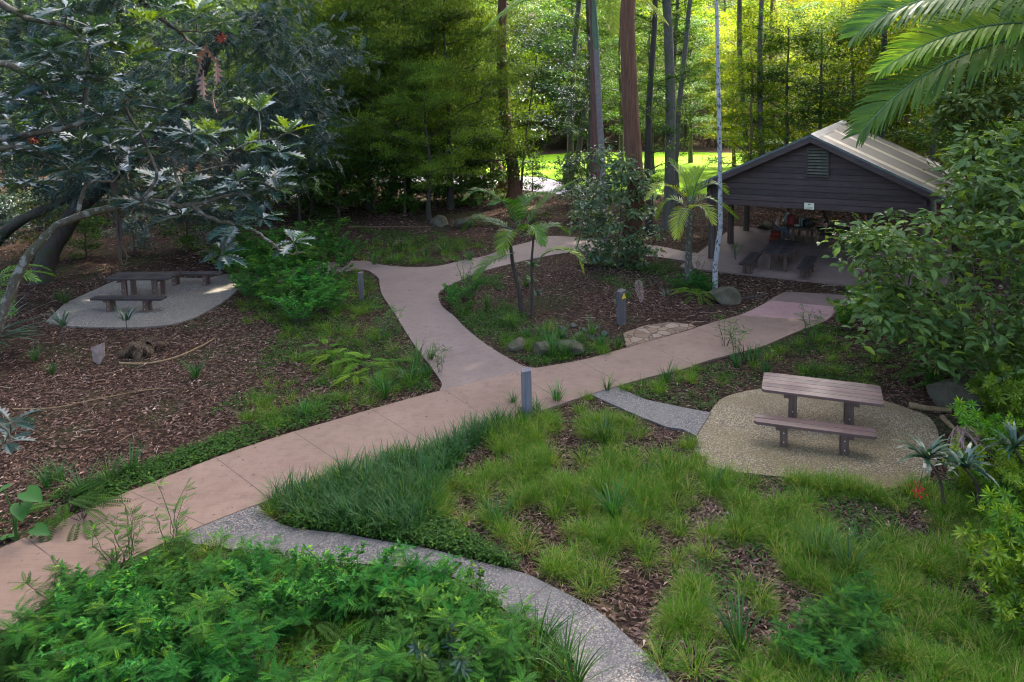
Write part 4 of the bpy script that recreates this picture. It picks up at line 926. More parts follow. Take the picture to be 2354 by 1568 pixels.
# yellow green palm by the shelter
b = G(1582, 648); hx = D(1584, 462, b[1]) - b
F_ = []
for pts, dY, ti in (([(1585, 475), (1572, 412), (1539, 369)], .5, .5), ([(1586, 472), (1606, 408), (1631, 375), (1668, 362)], -.3, .6), ([(1583, 470), (1547, 433), (1514, 430), (1489, 458)], -.6, .85), ([(1588, 468), (1610, 432), (1645, 424), (1668, 444)], .4, .45), ([(1584, 488), (1597, 475), (1620, 480), (1637, 512)], -.9, 1.0),
        ([(1582, 480), (1552, 460), (1528, 468), (1512, 500)], .5, .4), ([(1585, 470), (1592, 425), (1600, 388)], .7, .5), ([(1584, 490), (1575, 480), (1562, 500), (1556, 545)], -.7, .9), ([(1586, 480), (1620, 455), (1655, 470), (1690, 500)], .2, .5)):
    F_.append(px_frond(pts, b, dY, n=38, ll=.50, lw=.030, hang=.2, tint=ti))
palm_tree('small_palm', b, 'yellow green fan crowned palm on a brown stem beside the shelter', ([(0, 0, -.05), (.0, 0, 1.0), tuple(hx * np.array([1, 1, .8])), tuple(hx)], [.15, .13, .115, .06]), None, F_, LM['palmy'], 'lichen')
# tall palm whose crown starts at the top of the picture
b = G(1392, 562); hx = D(1364, -20, b[1]) - b
F_ = [px_frond([(1364, -5), (1290, -16), (1200, 4), (1122, 62)], b, -1.5, n=60, ll=1.15, lw=.055, hang=.9, tint=.75), px_frond([(1364, -5), (1425, -22), (1475, 0), (1525, 48)], b, -1.8, n=54, ll=1.0, lw=.055, hang=.9, tint=.9), px_frond([(1364, -5), (1390, -8), (1405, 20), (1412, 75)], b, -2.2, n=40, ll=.7, lw=.05, hang=.7, tint=.8)]
F_ += [dict(base=hx, az=R(az), el=R(el), L=L, droop=dr, ll=1.0, lw=.05, hang=1.0, tint=ti, n=60) for az, el, L, dr, ti in ((150, 50, 4.2, 1.9, .5), (35, 45, 4.2, 1.9, .5), (215, 45, 4.3, 1.9, .6), (-50, 50, 4.3, 2.0, .4), (90, 60, 4.2, 2, .4), (270, 65, 4.2, 2.0, .4))]
palm_tree('tall_palm', b, 'tall ringed grey palm with green crownshaft beside the red trunk', ([(0, 0, -.1), tuple(hx * .25 + [.02, 0, 0]), tuple(hx * .5), tuple(hx * .78)], [.19, .15, .135, .125]), ([tuple(hx * .775), tuple(hx * .85), tuple(hx)], [.13, .14, .07]), F_, LM['palmy'])
# palm leaning in from beyond the edge: only its fronds show
top = D(2520, 70, 10.2); b = np.array([top[0] + .3, top[1] + .2, 0])
F_ = []
for px_, py_, el, L, dr, ti, ll in ((2010, 300, 1, 3.6, .95, .25, .8), (1955, 95, 30, 3.6, 1.2, .2, .8), (2150, 130, 12, 3.1, .85, .95, .6), (2290, -150, 65, 3.2, 1.2, .3, .8), (2600, -200, 70, 3, 1.3, .3, .8), (2800, 100, 30, 3.2, 1.4, .3, .8), (2700, 250, 10, 3.2, 1.2, .3, .8)):
    q = D(px_, py_, 10.2 + rp.uniform(-.6, .2)); d = q - top
    F_.append(dict(base=top - b, az=math.atan2(d[1], d[0]), el=R(el), L=L, droop=dr, ll=ll, lw=.044, hang=.3, tint=ti, n=70, roll=-.85))
palm_tree('feather_palm', b, 'palm reaching in at the upper corner with long glossy feather fronds', ([(0, 0, -.1), (-.1, 0, 3), (-.25, -.15, 6), tuple(top - b)], [.2, .16, .14, .12]), None, F_, LM['palm'])
# small understorey palms
def small_palm_mesh(rng, L, n, h):
    a = Acc(); t = Acc(); tube(t, [(0, 0, -.05), (0, 0, h)], [.07, .05], 7)
    for k in range(n): frond(a, rng, (0, 0, h), k * 2.4 + rng.uniform(-.3, .3), R(rng.uniform(30, 80)), L * rng.uniform(.8, 1.1), rng.uniform(1.2, 2.0), n=26, ll=.5, lw=.035, hang=.5, tint=float(rng.uniform(.1, .6)))
    return t.mesh('trunk', B['dark']), a.mesh('crown', [LM['palm'], B['stem']])
SPALM = [small_palm_mesh(np.random.default_rng(60 + k), 2.0, 11, .6 + .9 * k) for k in range(2)]
for k, (x, y) in enumerate([(1720, 345), (1775, 325), (1765, 350), (760, 470), (1085, 470), (690, 520), (1810, 335), (30, 800), (560, 480), (980, 455)]):
    if k == 7: g_ = G(-40, 830)
    else: g_ = G(x, max(y, 395))
    put('understorey_palm', SPALM[k % 2], g_[0], g_[1], k * 1.3, .9 + .12 * (k % 3), ('trunk', 'crown'), 'dark feathery understorey palm', 'palm', 'understorey palms')

# ---------------------------------------------------------------- trees with a place of their own
def trunk_tree(name, label, base, r, top, h, bark, leaf, seed, rad=5.5, cb=.62, n=14, ncl=55, n_per=110, L=.2, flare=1.5, cat='tree', sides=14, tpts=None, clump_r=1.2, crown_on=True):
    """tall tree whose crown is above the picture; top = px where the trunk leaves the picture"""
    rng = np.random.default_rng(seed); o = empty(name, base, 0, label, cat)
    if seed >= 40: r = .17
    if r > .1: h = max(h, 31) + rng.uniform(-1, 3); cb = .68; rad = 7.3; ncl = 120; n_per = 110; L = .52; n = 18; clump_r = 1.6  # unseen crowns raised and thickened to block direct sun
    sw = np.append(rng.uniform(.18, .4), rng.uniform(0, 6.28, 2)); q = D(top[0], top[1], base[1]) - base; dirv = q / q[2]
    P = [np.array([0, 0, -.15]), np.array([0, 0, .25]), np.array([0, 0, .9]), *(dirv * z + np.append(np.sin(z * sw[0] + sw[1:3]) * (.10 + r * .45), 0) for z in np.linspace(2.2, h, 9))]
    rr = r * np.concatenate([[flare * 1.25, flare, 1.1], np.linspace(1.0, .35, 9)])
    a = Acc(); tube(a, P, rr, sides, jit=.05, rng=rng); cl = []
    for k in range(n):
        f = cb + (1 - cb) * (k + .5) / n; p0 = dirv * h * f; az = k * 2.4 + rng.uniform(-.4, .4); ln = rad * rng.uniform(.5, 1.05) * math.sin(math.pi * min(.95, .3 + .65 * (k + .5) / n)) ** .5
        e = p0 + np.array([math.cos(az) * ln, math.sin(az) * ln, ln * .35]); lb = bent(rng, p0, e, 6, .12); tube(a, lb, np.linspace(r * .3, .02, 6), 6, cap=False)
        for _ in range(max(1, ncl // n)): cl.append((lb[rng.integers(2, 6)] + rng.standard_normal(3) * np.array([.9, .9, .5]), clump_r * rng.uniform(.7, 1.3)))
    a.build('trunk', B[bark], o, True)
    c = Acc()
    if seed >= 4:
        lo = []
        for k in range(14 if seed < 40 else 30):
            z = rng.uniform(3.0 if seed < 40 else 5.0, 17); az = rng.uniform(0, 6.28); p0 = dirv * z; e = p0 + np.array([math.cos(az), math.sin(az), .3]) * rng.uniform(.5, 2.2); tube(c, bent(rng, p0, e, 4, .15), np.linspace(.03, .01, 4), 4, 0, .0, cap=False); lo += [(e, rng.uniform(.4, .9)), ((p0 + e) / 2, rng.uniform(.3, .6))]
        crown(c, rng, lo, 60, .17, .42, flat=.7)
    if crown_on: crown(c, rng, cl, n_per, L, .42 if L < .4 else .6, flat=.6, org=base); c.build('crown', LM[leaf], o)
    return o
trunk_tree('stringybark_tree', 'thick stringy orange brown trunk rising behind the leafy climber', G(1450, 596), .345, (1455, 0), 25, 'stringy', 'mid', 1, 6, .6, cat='tree', sides=22)
trunk_tree('red_trunk_tree', 'slender reddish brown trunk beside the ringed grey palm', G(1380, 520), .225, (1352, 0), 24, 'reddish', 'mid', 2, 5.5, .62)
trunk_tree('white_trunk_tree', 'thin white speckled trunk in front of the shelter corner', G(1643, 668), .078, (1651, 0), 19, 'white', 'mid', 3, 4, .68, 10, 40, 100, .18, 1.15)
trunk_tree('mossy_trunk_tree', 'mossy grey trunk between the stringy trunk and yellow green palm', G(1537, 526), .26, (1530, 0), 25, 'mossy', 'mid', 4, 6, .6)
trunk_tree('vine_clad_tree', 'dark vine clad trunk just right of the stringy brown trunk', G(1492, 540), .15, (1500, 0), 22, 'dark', 'mid', 5, 5, .6)
trunk_tree('twin_trunk_tree', 'dark forked trunk standing against the bright lawn', G(1303, 430), .24, (1330, 60), 20, 'mossy', 'mid', 6, 6, .5)
trunk_tree('leaning_trunk_tree', 'olive trunk leaning right against the bright lawn', G(1312, 436), .20, (1352, 150), 19, 'mossy', 'mid', 16, 5, .5)
trunk_tree('tan_trunk_tree', 'straight orange tan trunk behind the shelter ridge', G(1790, 378), .34, (1782, 0), 24, 'tan', 'gold', 7, 6, .62)
trunk_tree('brown_trunk_tree', 'dark red brown buttressed trunk left of the lawn', G(1182, 462), .36, (1160, 150), 24, 'stringy', 'mid', 8, 6.5, .62)
trunk_tree('leaning_brown_tree', 'dark brown leaning trunk crossing behind the fine leaved trees', G(1160, 440), .42, (1085, 200), 22, 'reddish', 'mid', 9, 6, .6)
trunk_tree('pale_spotted_tree', 'pale spotted thin trunk at the right end of the dark blue leaved tree', G(738, 470), .13, (726, 220), 17, 'white', 'mid', 10, 4.5, .6)
trunk_tree('slim_mossy_tree', 'slim mossy trunk standing left of the white speckled trunk', G(1555, 470), .16, (1580, 0), 22, 'mossy', 'gold', 11, 5, .55)
trunk_tree('rough_trunk_tree', 'rough grey trunk far behind the small yellow green palm', G(1715, 430), .2, (1700, 0), 22, 'mossy', 'gold', 12, 5, .55)
# tall trees added for shade, keeping sun off the clearing and darkening its left
for k, (x, y, h) in enumerate([(5, 47.5, 25), (20, 56, 25), (19.5, 38.5, 25), (25.5, 34, 26), (15.5, 45, 25), (24, 45, 27), (30, 40, 26), (33, 29, 25), (27.5, 24.5, 24), (21.5, 22.5, 23), (32.5, 51, 26), (9.5, 43.5, 25), (12.5, 56, 25), (36, 20, 25), (-17, 13, 22), (-22, 19, 22), (-15, 6, 21), (-27, 27, 23), (-20, 11, 24), (-30, 38, 24)]):
    rng = np.random.default_rng(300 + k)
    o = trunk_tree('added_shade_tree', None, np.array([x, y, 0.0]), .26, (1176 + 1680 * x / y, 100), h, ('mossy', 'tan', 'dark', 'reddish')[k % 4], 'gold' if x > 18 else 'mid', 40 + k, 7.0, .56, 18, 120, 110, .52, clump_r=1.6)
    q = o.children[0]; ALLP.append((o, ('added grey trunked shade tree', 'added tan trunked shade tree', 'added dark trunked shade tree', 'added reddish trunked shade tree')[k % 4], x, y)); o['group'] = 'added shade trees round the clearing'

# ---------------------------------------------------------------- lobed leaved tree close at the left
rl = np.random.default_rng(11)
base = np.array([D(-60, 900, 9.0)[0] - .5, 8.8, 0.0]); lt = empty('lobed_leaf_tree', base, 0, 'pale lichened bough with big silvery lobed leaves arching over the shaded table', 'tree')
ta, ca, fa = Acc(), Acc(), Acc()
def br(pts, r0, r1, Y0, Y1, tr=None):
    n = len(pts); P = smooth_line([D(x, y, Y0 + (Y1 - Y0) * k / (n - 1)) - base for k, (x, y) in enumerate(pts)], 5)
    P = P + rl.standard_normal(P.shape) * min(r0, .03) * .22
    tube(ta, P, np.linspace(r0, r1, len(P)), 9 if r0 > .03 else 6, jit=.05, rng=rl); return P
low = [np.array([0, 0, -.1]), np.array([.05, 0, 1.2]), D(-120, 980, 8.9) - base, D(-30, 800, 9.0) - base]
P = smooth_line(low, 6); tube(ta, P, np.linspace(.12, .066, len(P)), 10, jit=.05, rng=rl)
br([(-30, 800), (0, 735), (30, 660), (60, 598), (95, 555), (130, 520), (210, 488), (267, 477), (300, 463), (322, 460), (383, 465)], .066, .036, 9.0, 9.5)
BR = [br([(383, 465), (413, 473), (483, 463), (540, 447), (575, 452)], .042, .012, 9.5, 9.9), br([(440, 473), (493, 507), (560, 520), (617, 553), (650, 580), (677, 583), (700, 577)], .03, .009, 9.6, 10.2),
      br([(180, 485), (190, 443), (217, 417), (257, 417), (275, 400)], .028, .012, 9.1, 9.2), br([(-60, 345), (0, 340), (43, 340), (110, 357), (140, 372)], .04, .012, 8.4, 8.9),
      br([(-60, 330), (60, 310), (153, 293), (207, 273), (253, 257), (300, 225)], .045, .012, 8.7, 9.2), br([(287, 247), (327, 317), (345, 360), (360, 405), (340, 440), (322, 460)], .018, .022, 9.3, 9.4),
      br([(300, -30), (333, 13), (400, 63), (430, 90), (457, 112)], .04, .012, 9.6, 10.0), br([(410, 72), (445, 72), (477, 74), (510, 60)], .018, .008, 9.8, 9.9),
      br([(383, 465), (410, 430), (400, 387), (433, 400), (500, 383), (547, 377)], .024, .010, 9.5, 9.8), br([(500, 385), (540, 345), (577, 327), (627, 322), (660, 307), (690, 318)], .02, .008, 9.7, 10.0),
      br([(-50, 150), (20, 150), (90, 200), (130, 260)], .05, .012, 8.6, 9.0), br([(180, 290), (200, 200), (205, 110), (257, 95)], .028, .010, 9.1, 9.3), br([(-40, -20), (60, 40), (150, 60), (200, 95)], .05, .012, 8.8, 9.2),
      br([(340, 20), (310, -30)], .03, .03, 9.6, 9.6), br([(547, 417), (600, 420), (640, 440)], .016, .007, 9.8, 10), br([(-30, 960), (10, 985), (30, 1010)], .02, .008, 7.9, 7.8)]
ros = [(200, 93), (257, 97), (47, 140), (137, 233), (187, 320), (127, 250), (287, 213), (337, 217), (160, 393), (287, 360), (363, 407), (483, 313), (600, 253), (657, 307), (620, 400), (467, 350), (447, 37), (510, 50), (310, 10), (343, 57), (33, 353), (333, 467), (520, 477), (547, 417),
       (620, 437), (673, 560), (510, 590), (20, 970), (10, 1020), (90, 300), (230, 270), (60, 420), (250, 330), (420, 420), (560, 350), (100, 190), (20, 230), (300, 130), (400, 120), (580, 440), (640, 350), (470, 450), (420, 500), (600, 500), (215, 60), (380, 20), (150, 20), (60, 40), (30, 290), (270, 395), (540, 520), (330, 300), (90, 350), (180, 190), (250, 180), (110, 120), (440, 310), (390, 250)]
green = {(483, 313), (600, 253), (447, 37), (310, 10), (343, 57), (657, 307), (560, 350), (300, 130)}  # rosettes tinted yellow green to imitate light shining through the leaves
for (x, y) in ros:
    c = D(x + rl.normal(0, 3), y + rl.normal(0, 3), 8.6 + 1.5 * min(max(x, 0), 690) / 690 + rl.uniform(-.35, .45)) - base; n = rl.integers(11, 17); az = rl.uniform(0, 6.28) + np.arange(n) * 2.4
    el = rl.uniform(-.25, .7, n) if (x, y) not in green else rl.uniform(.35, 1.1, n)
    dv = np.stack([np.cos(az) * np.cos(el), np.sin(az) * np.cos(el), np.sin(el)], -1); N = np.array([0, 0, 1.0]) + rl.standard_normal((n, 3)) * .22
    sc = rl.uniform(.24, .42, n) * (1.25 if (x, y) == (187, 320) else 1.0)
    scatter(ca, T_LOBED, np.tile(c, (n, 1)) + dv * .03, dv, N, sc, sc * .62, 0, np.clip((.9 if (x, y) in green else .32) + .18 * rl.standard_normal(n), 0, 1))
    k_ = min(range(len(BR)), key=lambda q: np.min(np.linalg.norm(BR[q] - c, axis=1))); j_ = int(np.argmin(np.linalg.norm(BR[k_] - c, axis=1)))
    if np.linalg.norm(BR[k_][j_] - c) > .06: tube(ta, bent(rl, BR[k_][j_], c, 5, .14), np.linspace(.011, .008, 5), 5, cap=False)
ta.build('trunk', B['lichen'], lt, True); ca.build('crown', LM['lobed'], lt)
for x, y in ((510, 88), (75, 318)):
    a = Acc(); c = D(x, y, 9.2 + .7 * x / 690) - base; n = 26; q = rndu(rl, n)
    scatter(a, T_KITE, np.tile(c, (n, 1)), q, rndu(rl, n), .10, .022, 0, .5); a.build('red_flower', plainmat('orange_red_petal', (.30, .06, .02), (.22, .03, .02), 20, .6), lt)
a = Acc(); hang = [D(x, y, 9.35) - base for x, y in ((262, 415), (268, 470), (275, 540), (280, 590), (283, 612))]
for q in range(4): tube(a, smooth_line([p + rl.normal(0, .018, 3) for p in hang], 4), np.linspace(.022, .004, 17), 5)
a.build('hanging_bark', B['dark'], lt)
# dead lobed leaves hanging high
a = Acc(); c = D(470, 150, 9.9) - base; scatter(a, T_LOBED, np.tile(c, (6, 1)) + rl.normal(0, .12, (6, 3)), np.array([0, 0, -1.0]) + rl.normal(0, .25, (6, 3)), rndu(rl, 6), .38, .2, 0, .3); a.build('dead_leaf_spray', LM['dead'], lt)

# ---------------------------------------------------------------- big dark blue green tree over the shaded table
def big_tree(name, label, base, cat, trunk_pts, r0, ell, ncl, n_per, L, Wr, tmpl, leaf, bark, seed, clump_r, keep=None, flat=.6, tb=.3, droop=.5, out=.6, limbs=12, up=1.0):
    rng = np.random.default_rng(seed); base = np.array(base, float); o = empty(name, base, 0, label, cat); ta, ca = Acc(), Acc(); cl = []
    T = smooth_line(trunk_pts, 5); tube(ta, T, np.linspace(r0, r0 * .35, len(T)), 12, jit=.05, rng=rng)
    (cx, cy_, cz), (rx, ry, rz_) = ell
    while len(cl) < ncl:
        q = rndu(rng, 1)[0] * rng.uniform(.35, 1.0) ** .6; p = np.array([cx + q[0] * rx, cy_ + q[1] * ry, cz + q[2] * rz_])
        if keep is None or keep(p + base): cl.append((p, clump_r * rng.uniform(.6, 1.25)))
    for k in range(limbs):
        p = cl[k * (ncl // limbs)][0]; i = int(np.argmin(np.linalg.norm(T - (p - [0, 0, .8]), axis=1)))
        if r0 < .2 and np.linalg.norm(p - T[i]) > 3.0: continue; tube(ta, bent(rng, T[i], p, 7, .12), np.linspace(r0 * .35, .02, 7), 6, cap=False)
    for p, r in cl[::3]:
        q = cl[rng.integers(ncl)][0]
        if np.linalg.norm(p - q) < 2.5: tube(ta, bent(rng, p, q, 5, .1), [.02, .018, .015, .012, .008], 4, cap=False)
    crown(ca, rng, cl, n_per, L, Wr, tmpl, flat=flat, tb=tb, droop=droop, out=out, up=up, org=base); ta.build('trunk', B[bark], o, True); ca.build('crown', LM[leaf], o); return o
def keepdark(p):     # the open space over the shaded table stays free
    return not (p[2] < (2.6 if p[1] < 27.3 else 1.9) and p[0] > -17.5) and not (p[0] > -9.0 and p[2] < 3.6)
big_tree('dark_leaf_tree', 'huge dark blue green tree with drooping pinnate leaves behind the lobed bough', (-18.2, 27.5, 0), 'tree', [(0, 0, -.2), (.3, .3, 1.2), (1.6, .6, 3.0), (3.4, .9, 4.6), (5.5, 1, 6.5), (7, 1.2, 9.5)], .42, ((4.9, .8, 7.6), (7.4, 4.6, 6.2)), 520, 30, .46, .62, T_PINL, 'dark', 'dark', 70, 1.2, keepdark, .75, .34, .30, .7, 26, .9)
big_tree('dark_limb_tree', 'dark tree with low leaning limbs at the edge behind the shaded table', (-21.5, 29, 0), 'tree', [(0, 0, -.2), (.4, 0, 1.0), (2.0, -.5, 2.2), (4.5, -.8, 3.3), (6.5, -1, 4.6)], .30, ((1, 1, 7), (5, 4, 4.5)), 150, 28, .46, .6, T_PINL, 'dark', 'dark', 71, 1.1, keepdark, .75, .22, .7, .6, 12)

# ---------------------------------------------------------------- broad leaved shrub in front of the shelter
def keepbroad(p):
    d = RC.T @ (p - np.array([0, 0, CAM_H])); x = d[0] / -d[2] * LENS / 36 * 2353 + 1176.5; y = 784 - (d[1] / -d[2] * LENS / 36 - SHIFT_Y) * 2353
    t = (x - 1990) / 360.0                       # rising outline towards the right, held clear of the shelter opening
    ylo = 590 - 330 * min(max(t, 0), 1) + 40 * math.sin(x * .03); edge = 1985 + 30 * math.sin(y * .021) + (55 if 440 < y < 540 else 0) - (35 if 540 < y < 700 else 0)
    return x > edge and y > (ylo if x > 2040 else 470 - (x - 1985) * .6) and y < 835 + (x - 1990) * .12
big_tree('broad_leaf_shrub', 'large shrub of broad grey green leaves hiding the right side of the shelter', (11.55, 16.6, 0), 'shrub', [(0, 0, -.1), (.02, 0, 1.2), (-.05, .05, 2.2), (-.1, 0, 3.2), (-.15, 0, 4.2)], .075, ((-1.0, -.5, 3.4), (4.0, 2.2, 3.4)), 250, 36, .25, .46, T_OVATE, 'broad', 'lichen', 72, .62, keepbroad, .8, .42, .25, .6, 30)
def keepup(p):
    d = RC.T @ (p - np.array([0, 0, CAM_H])); x = d[0] / -d[2] * LENS / 36 * 2353 + 1176.5; y = 784 - (d[1] / -d[2] * LENS / 36 - SHIFT_Y) * 2353
    return x > 2135 + max(0, 330 - y) * .25 and (y < 300 or x > 2200) and y > 130
big_tree('broad_leaf_tree', 'grey green leaved slender tree leaning over the broad shrub below the palm fronds', (15.2, 20.5, 0), 'tree', [(0, 0, -.1), (0, 0, 2.5), (-.1, 0, 5.0), (-.3, 0, 8)], .10, ((-.9, 0, 6.0), (3.0, 2.6, 3.2)), 200, 36, .26, .5, T_OVATE, 'broad', 'lichen', 73, .75, keepup, .8, .3, .3, .6, 14)
# climber round the stringy trunk
def keepcl(p):
    d = RC.T @ (p - np.array([0, 0, CAM_H])); x = d[0] / -d[2] * LENS / 36 * 2353 + 1176.5; y = 784 - (d[1] / -d[2] * LENS / 36 - SHIFT_Y) * 2353
    lo = 1310 + max(0, 560 - y) * .28 ; hi = 1500 + max(0, y - 470) * .12
    return lo < x < hi and 335 < y < 640 and not (y < 420 and x < 1370)
q = G(1418, 612); big_tree('leafy_climber', 'leafy climber mounded round the foot of the stringy brown trunk', q, 'climber', [(0, 0, -.05), (.1, .1, 1), (.2, .2, 2.4), (.3, .4, 4.2)], .05, ((0, .2, 2.1), (2.2, 1.2, 2.7)), 130, 30, .22, .5, T_OVATE, 'vine', 'twig', 74, .5, keepcl, .8, .42, .3, .6, 20)
q = G(1390, 500); big_tree('leafy_climber', 'blue green climber hanging behind the red and grey palm trunks', q, 'climber', [(0, 0, -.05), (.1, .1, 1), (.2, .2, 3.4)], .05, ((-.6, 0, 2.0), (2.4, 1.2, 2.2)), 46, 28, .22, .5, T_OVATE, 'vine', 'twig', 75, .6, None, .8, .3, .3, .6, 10)
# glossy blue leaved understorey tree before the brown trunks
q = G(1195, 462); big_tree('glossy_leaf_tree', 'glossy blue green leaved small tree before the brown buttressed trunk', q, 'tree', [(0, 0, -.1), (.2, 0, 2), (.6, 0, 5), (1.2, 0, 9)], .10, ((1.4, -1, 7.6), (3.6, 2.4, 4.4)), 85, 44, .24, .4, T_LEAF, 'dark', 'twig', 76, .85, None, .6, .6, .2, .6, 16)
# bare pale tree
rb = np.random.default_rng(80); q = G(1758, 400); o = empty('bare_pale_tree', q, 0, 'bare twisted pale tree with fine whitish twigs left of the shelter ridge', 'tree'); a = Acc()
pts = [D(x, y, q[1]) - q for x, y in ((1768, 400), (1757, 340), (1748, 300), (1758, 255), (1770, 215), (1762, 180), (1790, 120))]; T = smooth_line(pts, 4); tube(a, T, np.linspace(.13, .05, len(T)), 8)
tw = Acc()
for k in range(46):
    i = rb.integers(6, len(T)); az = rb.uniform(0, 6.28); l = rb.uniform(1.2, 3.8); e = T[i] + np.array([math.cos(az) * l, math.sin(az) * l, rb.uniform(-.1, 1.1) * l]); lb = bent(rb, T[i], e, 6, .2); tube(a, lb, np.linspace(.04, .010, 6), 5, cap=False)
    for _ in range(9):
        s = lb[rb.integers(2, 6)]; e2 = s + rb.standard_normal(3) * .9 + [0, 0, .35]; tube(tw, bent(rb, s, e2, 4, .2), np.linspace(.014, .006, 4), 3, cap=False)
a.build('trunk', B['pale'], o, True); tw.build('twigs', B['pale'], o)

# ---------------------------------------------------------------- forest
rf = np.random.default_rng(90)
LAYER = [tree_meshes(np.random.default_rng(100 + k), 14, .19, .2, 5.4, 17, 150, 130, .18, .42, 'dark', 'fine', T_WHORL, 1.3, .75, layered=.12, tb=.40, ts=.18, droop=-.1, out=.5, inner=.3) for k in range(3)]
MIDT = [tree_meshes(np.random.default_rng(110 + k), 15, .20, .22, 4.2, 20, 85, 120, .24, .42, 'mossy', 'mid', T_LEAF, 1.25, .6, tb=.36) for k in range(3)]
GOLD = [tree_meshes(np.random.default_rng(120 + k), 14, .17, .16, 4.0, 22, 90, 125, .23, .4, 'tan', 'gold', T_LEAF, 1.2, .6, tb=.42) for k in range(3)]
FAR = [tree_meshes(np.random.default_rng(130 + k), 17, .22, .12, 5.2, 20, 90, 110, .34, .48, 'mossy', ('mid', 'gold')[k % 2], T_LEAF, 1.6, .65, tb=.42) for k in range(4)]
BUSH = [tree_meshes(np.random.default_rng(140 + k), 3.0, .06, .05, 1.7, 14, 40, 90, .18, .45, 'twig', ('mid', 'dark', 'gold')[k], T_LEAF, .7, .7, tb=.35) for k in range(3)]
TP = ('trunk', 'crown')
for k, (x, y, s) in enumerate([(850, 482, 1.0), (940, 478, 1.08), (1035, 480, .95), (770, 470, 1.05), (905, 452, 1.2), (1010, 446, 1.15), (1090, 452, .9), (690, 455, 1.2), (830, 440, 1.3), (720, 492, .8), (985, 505, .62)]):
    g_ = G(x, y); put('fine_leaf_tree', LAYER[k % 3], g_[0], g_[1], k * 1.9, s, TP, 'dark stemmed tree with layered fine green foliage', 'tree', 'layered fine leaved trees')
for k, (x, Y, v, s) in enumerate([(560, 52, 'M', 1.0), (440, 47, 'M', 1.0), (300, 50, 'M', 1.1), (150, 46, 'M', 1.1), (20, 50, 'M', 1.1), (650, 60, 'M', 1.1), (780, 62, 'M', 1.1), (880, 70, 'M', 1.1), (500, 66, 'M', 1.2), (980, 78, 'M', 1.0), (-120, 42, 'M', 1.1), (-260, 34, 'M', 1.0),
        (1690, 62, 'G', .9), (1745, 56, 'G', 1.0), (1850, 58, 'G', .85), (1930, 50, 'G', .95), (2010, 56, 'G', 1.05), (2090, 48, 'G', 1.0), (2180, 52, 'G', 1.1), (2260, 45, 'G', 1.0), (2330, 50, 'G', 1.1), (1430, 62, 'M', 1.0), (1500, 58, 'M', .95), (1570, 84, 'M', .9), (1810, 46, 'M', .75), (1960, 44, 'M', .8), (2060, 60, 'M', 1.0), (1250, 84, 'M', .9), (1380, 86, 'G', .9), (2150, 38, 'M', .85), (2400, 38, 'M', 1.0), (2290, 32, 'M', .85), (2420, 28, 'M', .9), (1880, 70, 'G', 1.1), (1980, 72, 'G', 1.1), (2120, 66, 'G', 1.2),
        (1590, 66, 'M', .85), (1640, 84, 'G', .9), (2420, 20, 'M', .75), (2560, 24, 'M', 1.0), (2600, 32, 'G', 1.1), (1725, 45, 'G', .7), (1885, 45, 'M', .75), (2030, 43, 'G', .8), (2105, 44, 'G', .85), (1935, 62, 'M', 1.0), (1775, 64, 'M', .95), (1460, 70, 'M', .9)]):
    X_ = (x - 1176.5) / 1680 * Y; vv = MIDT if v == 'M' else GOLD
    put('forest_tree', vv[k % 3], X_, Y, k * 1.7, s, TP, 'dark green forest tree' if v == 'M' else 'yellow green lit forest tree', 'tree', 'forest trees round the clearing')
for k, (x, y, s) in enumerate([(-24, -6, 1.5), (-15, -13, 1.6), (-6, -17, 1.6), (4, -18, 1.6), (13, -14, 1.6), (21, -8, 1.5), (25, 2, 1.5), (-27, 4, 1.5), (18, 9, 1.25), (22, 16, 1.35), (-15, 14, 1.2), (-19, 3, 1.3)]):
    put('forest_tree', MIDT[k % 3], x, y, k * 1.3, s, TP, 'added unseen tree blocking low sky round the clearing', 'tree', 'forest trees round the clearing')  # ring added out of view to cut low sky light
k = 0
for Y in (88, 97, 108, 122, 138):
    hw = Y * .74; x = -hw + rf.uniform(0, 4)
    while x < hw:
        if not (Y < 95 and -2 < x < 30 and False): put('far_tree', FAR[(k * 2 + (1 if x > .12 * Y and k % 3 else 0)) % 4], x, Y + rf.uniform(-3, 3), rf.uniform(0, 6), rf.uniform(.85, 1.25), TP, 'distant forest tree', 'tree', 'distant trees beyond the lawn'); k += 1
        x += rf.uniform(6.0, 8.8) * (1 + (Y - 90) / 120)
bl = [(60, 505), (150, 520), (250, 510), (380, 500), (470, 515), (560, 520), (620, 505), (700, 490), (780, 500), (860, 488), (930, 492), (1000, 478), (1060, 470), (1110, 462), (1225, 452), (650, 470), (740, 455), (830, 455), (920, 455), (520, 480), (340, 480), (200, 480), (60, 470), (-40, 540), (1330, 470), (1440, 480), (1500, 472),
      (1740, 392), (1800, 388), (1850, 380), (1900, 378), (1960, 380), (2030, 385), (2100, 392), (2180, 420), (2250, 430), (2320, 450), (2200, 470), (2300, 510), (2380, 560), (2150, 440), (1010, 372), (940, 370), (860, 372), (2360, 640), (2290, 610), (2230, 560), (-60, 640), (-80, 720), (30, 560), (110, 590), (660, 482), (720, 478), (775, 486), (825, 476), (880, 474), (940, 476), (985, 470), (1040, 464), (1085, 470), (1130, 455), (600, 490), (200, 592), (310, 585), (430, 580), (520, 590), (1000, 400), (900, 415), (800, 420), (1100, 425)]
for k, (x, y) in enumerate(bl):
    g_ = G(x, y); v = 1 if x < 700 and k % 2 else (2 if x > 1660 else 0); put('understorey_bush', BUSH[v], g_[0], g_[1], k * 2.1, rf.uniform(.65, 1.15) * (1.15 if y < 440 else .9) * (1.45 if 600 < x < 1135 else 1), TP, ('dark bushy understorey shrub', 'blue green understorey shrub', 'yellow green understorey shrub')[v], 'bush', 'understorey bushes along the forest edge')
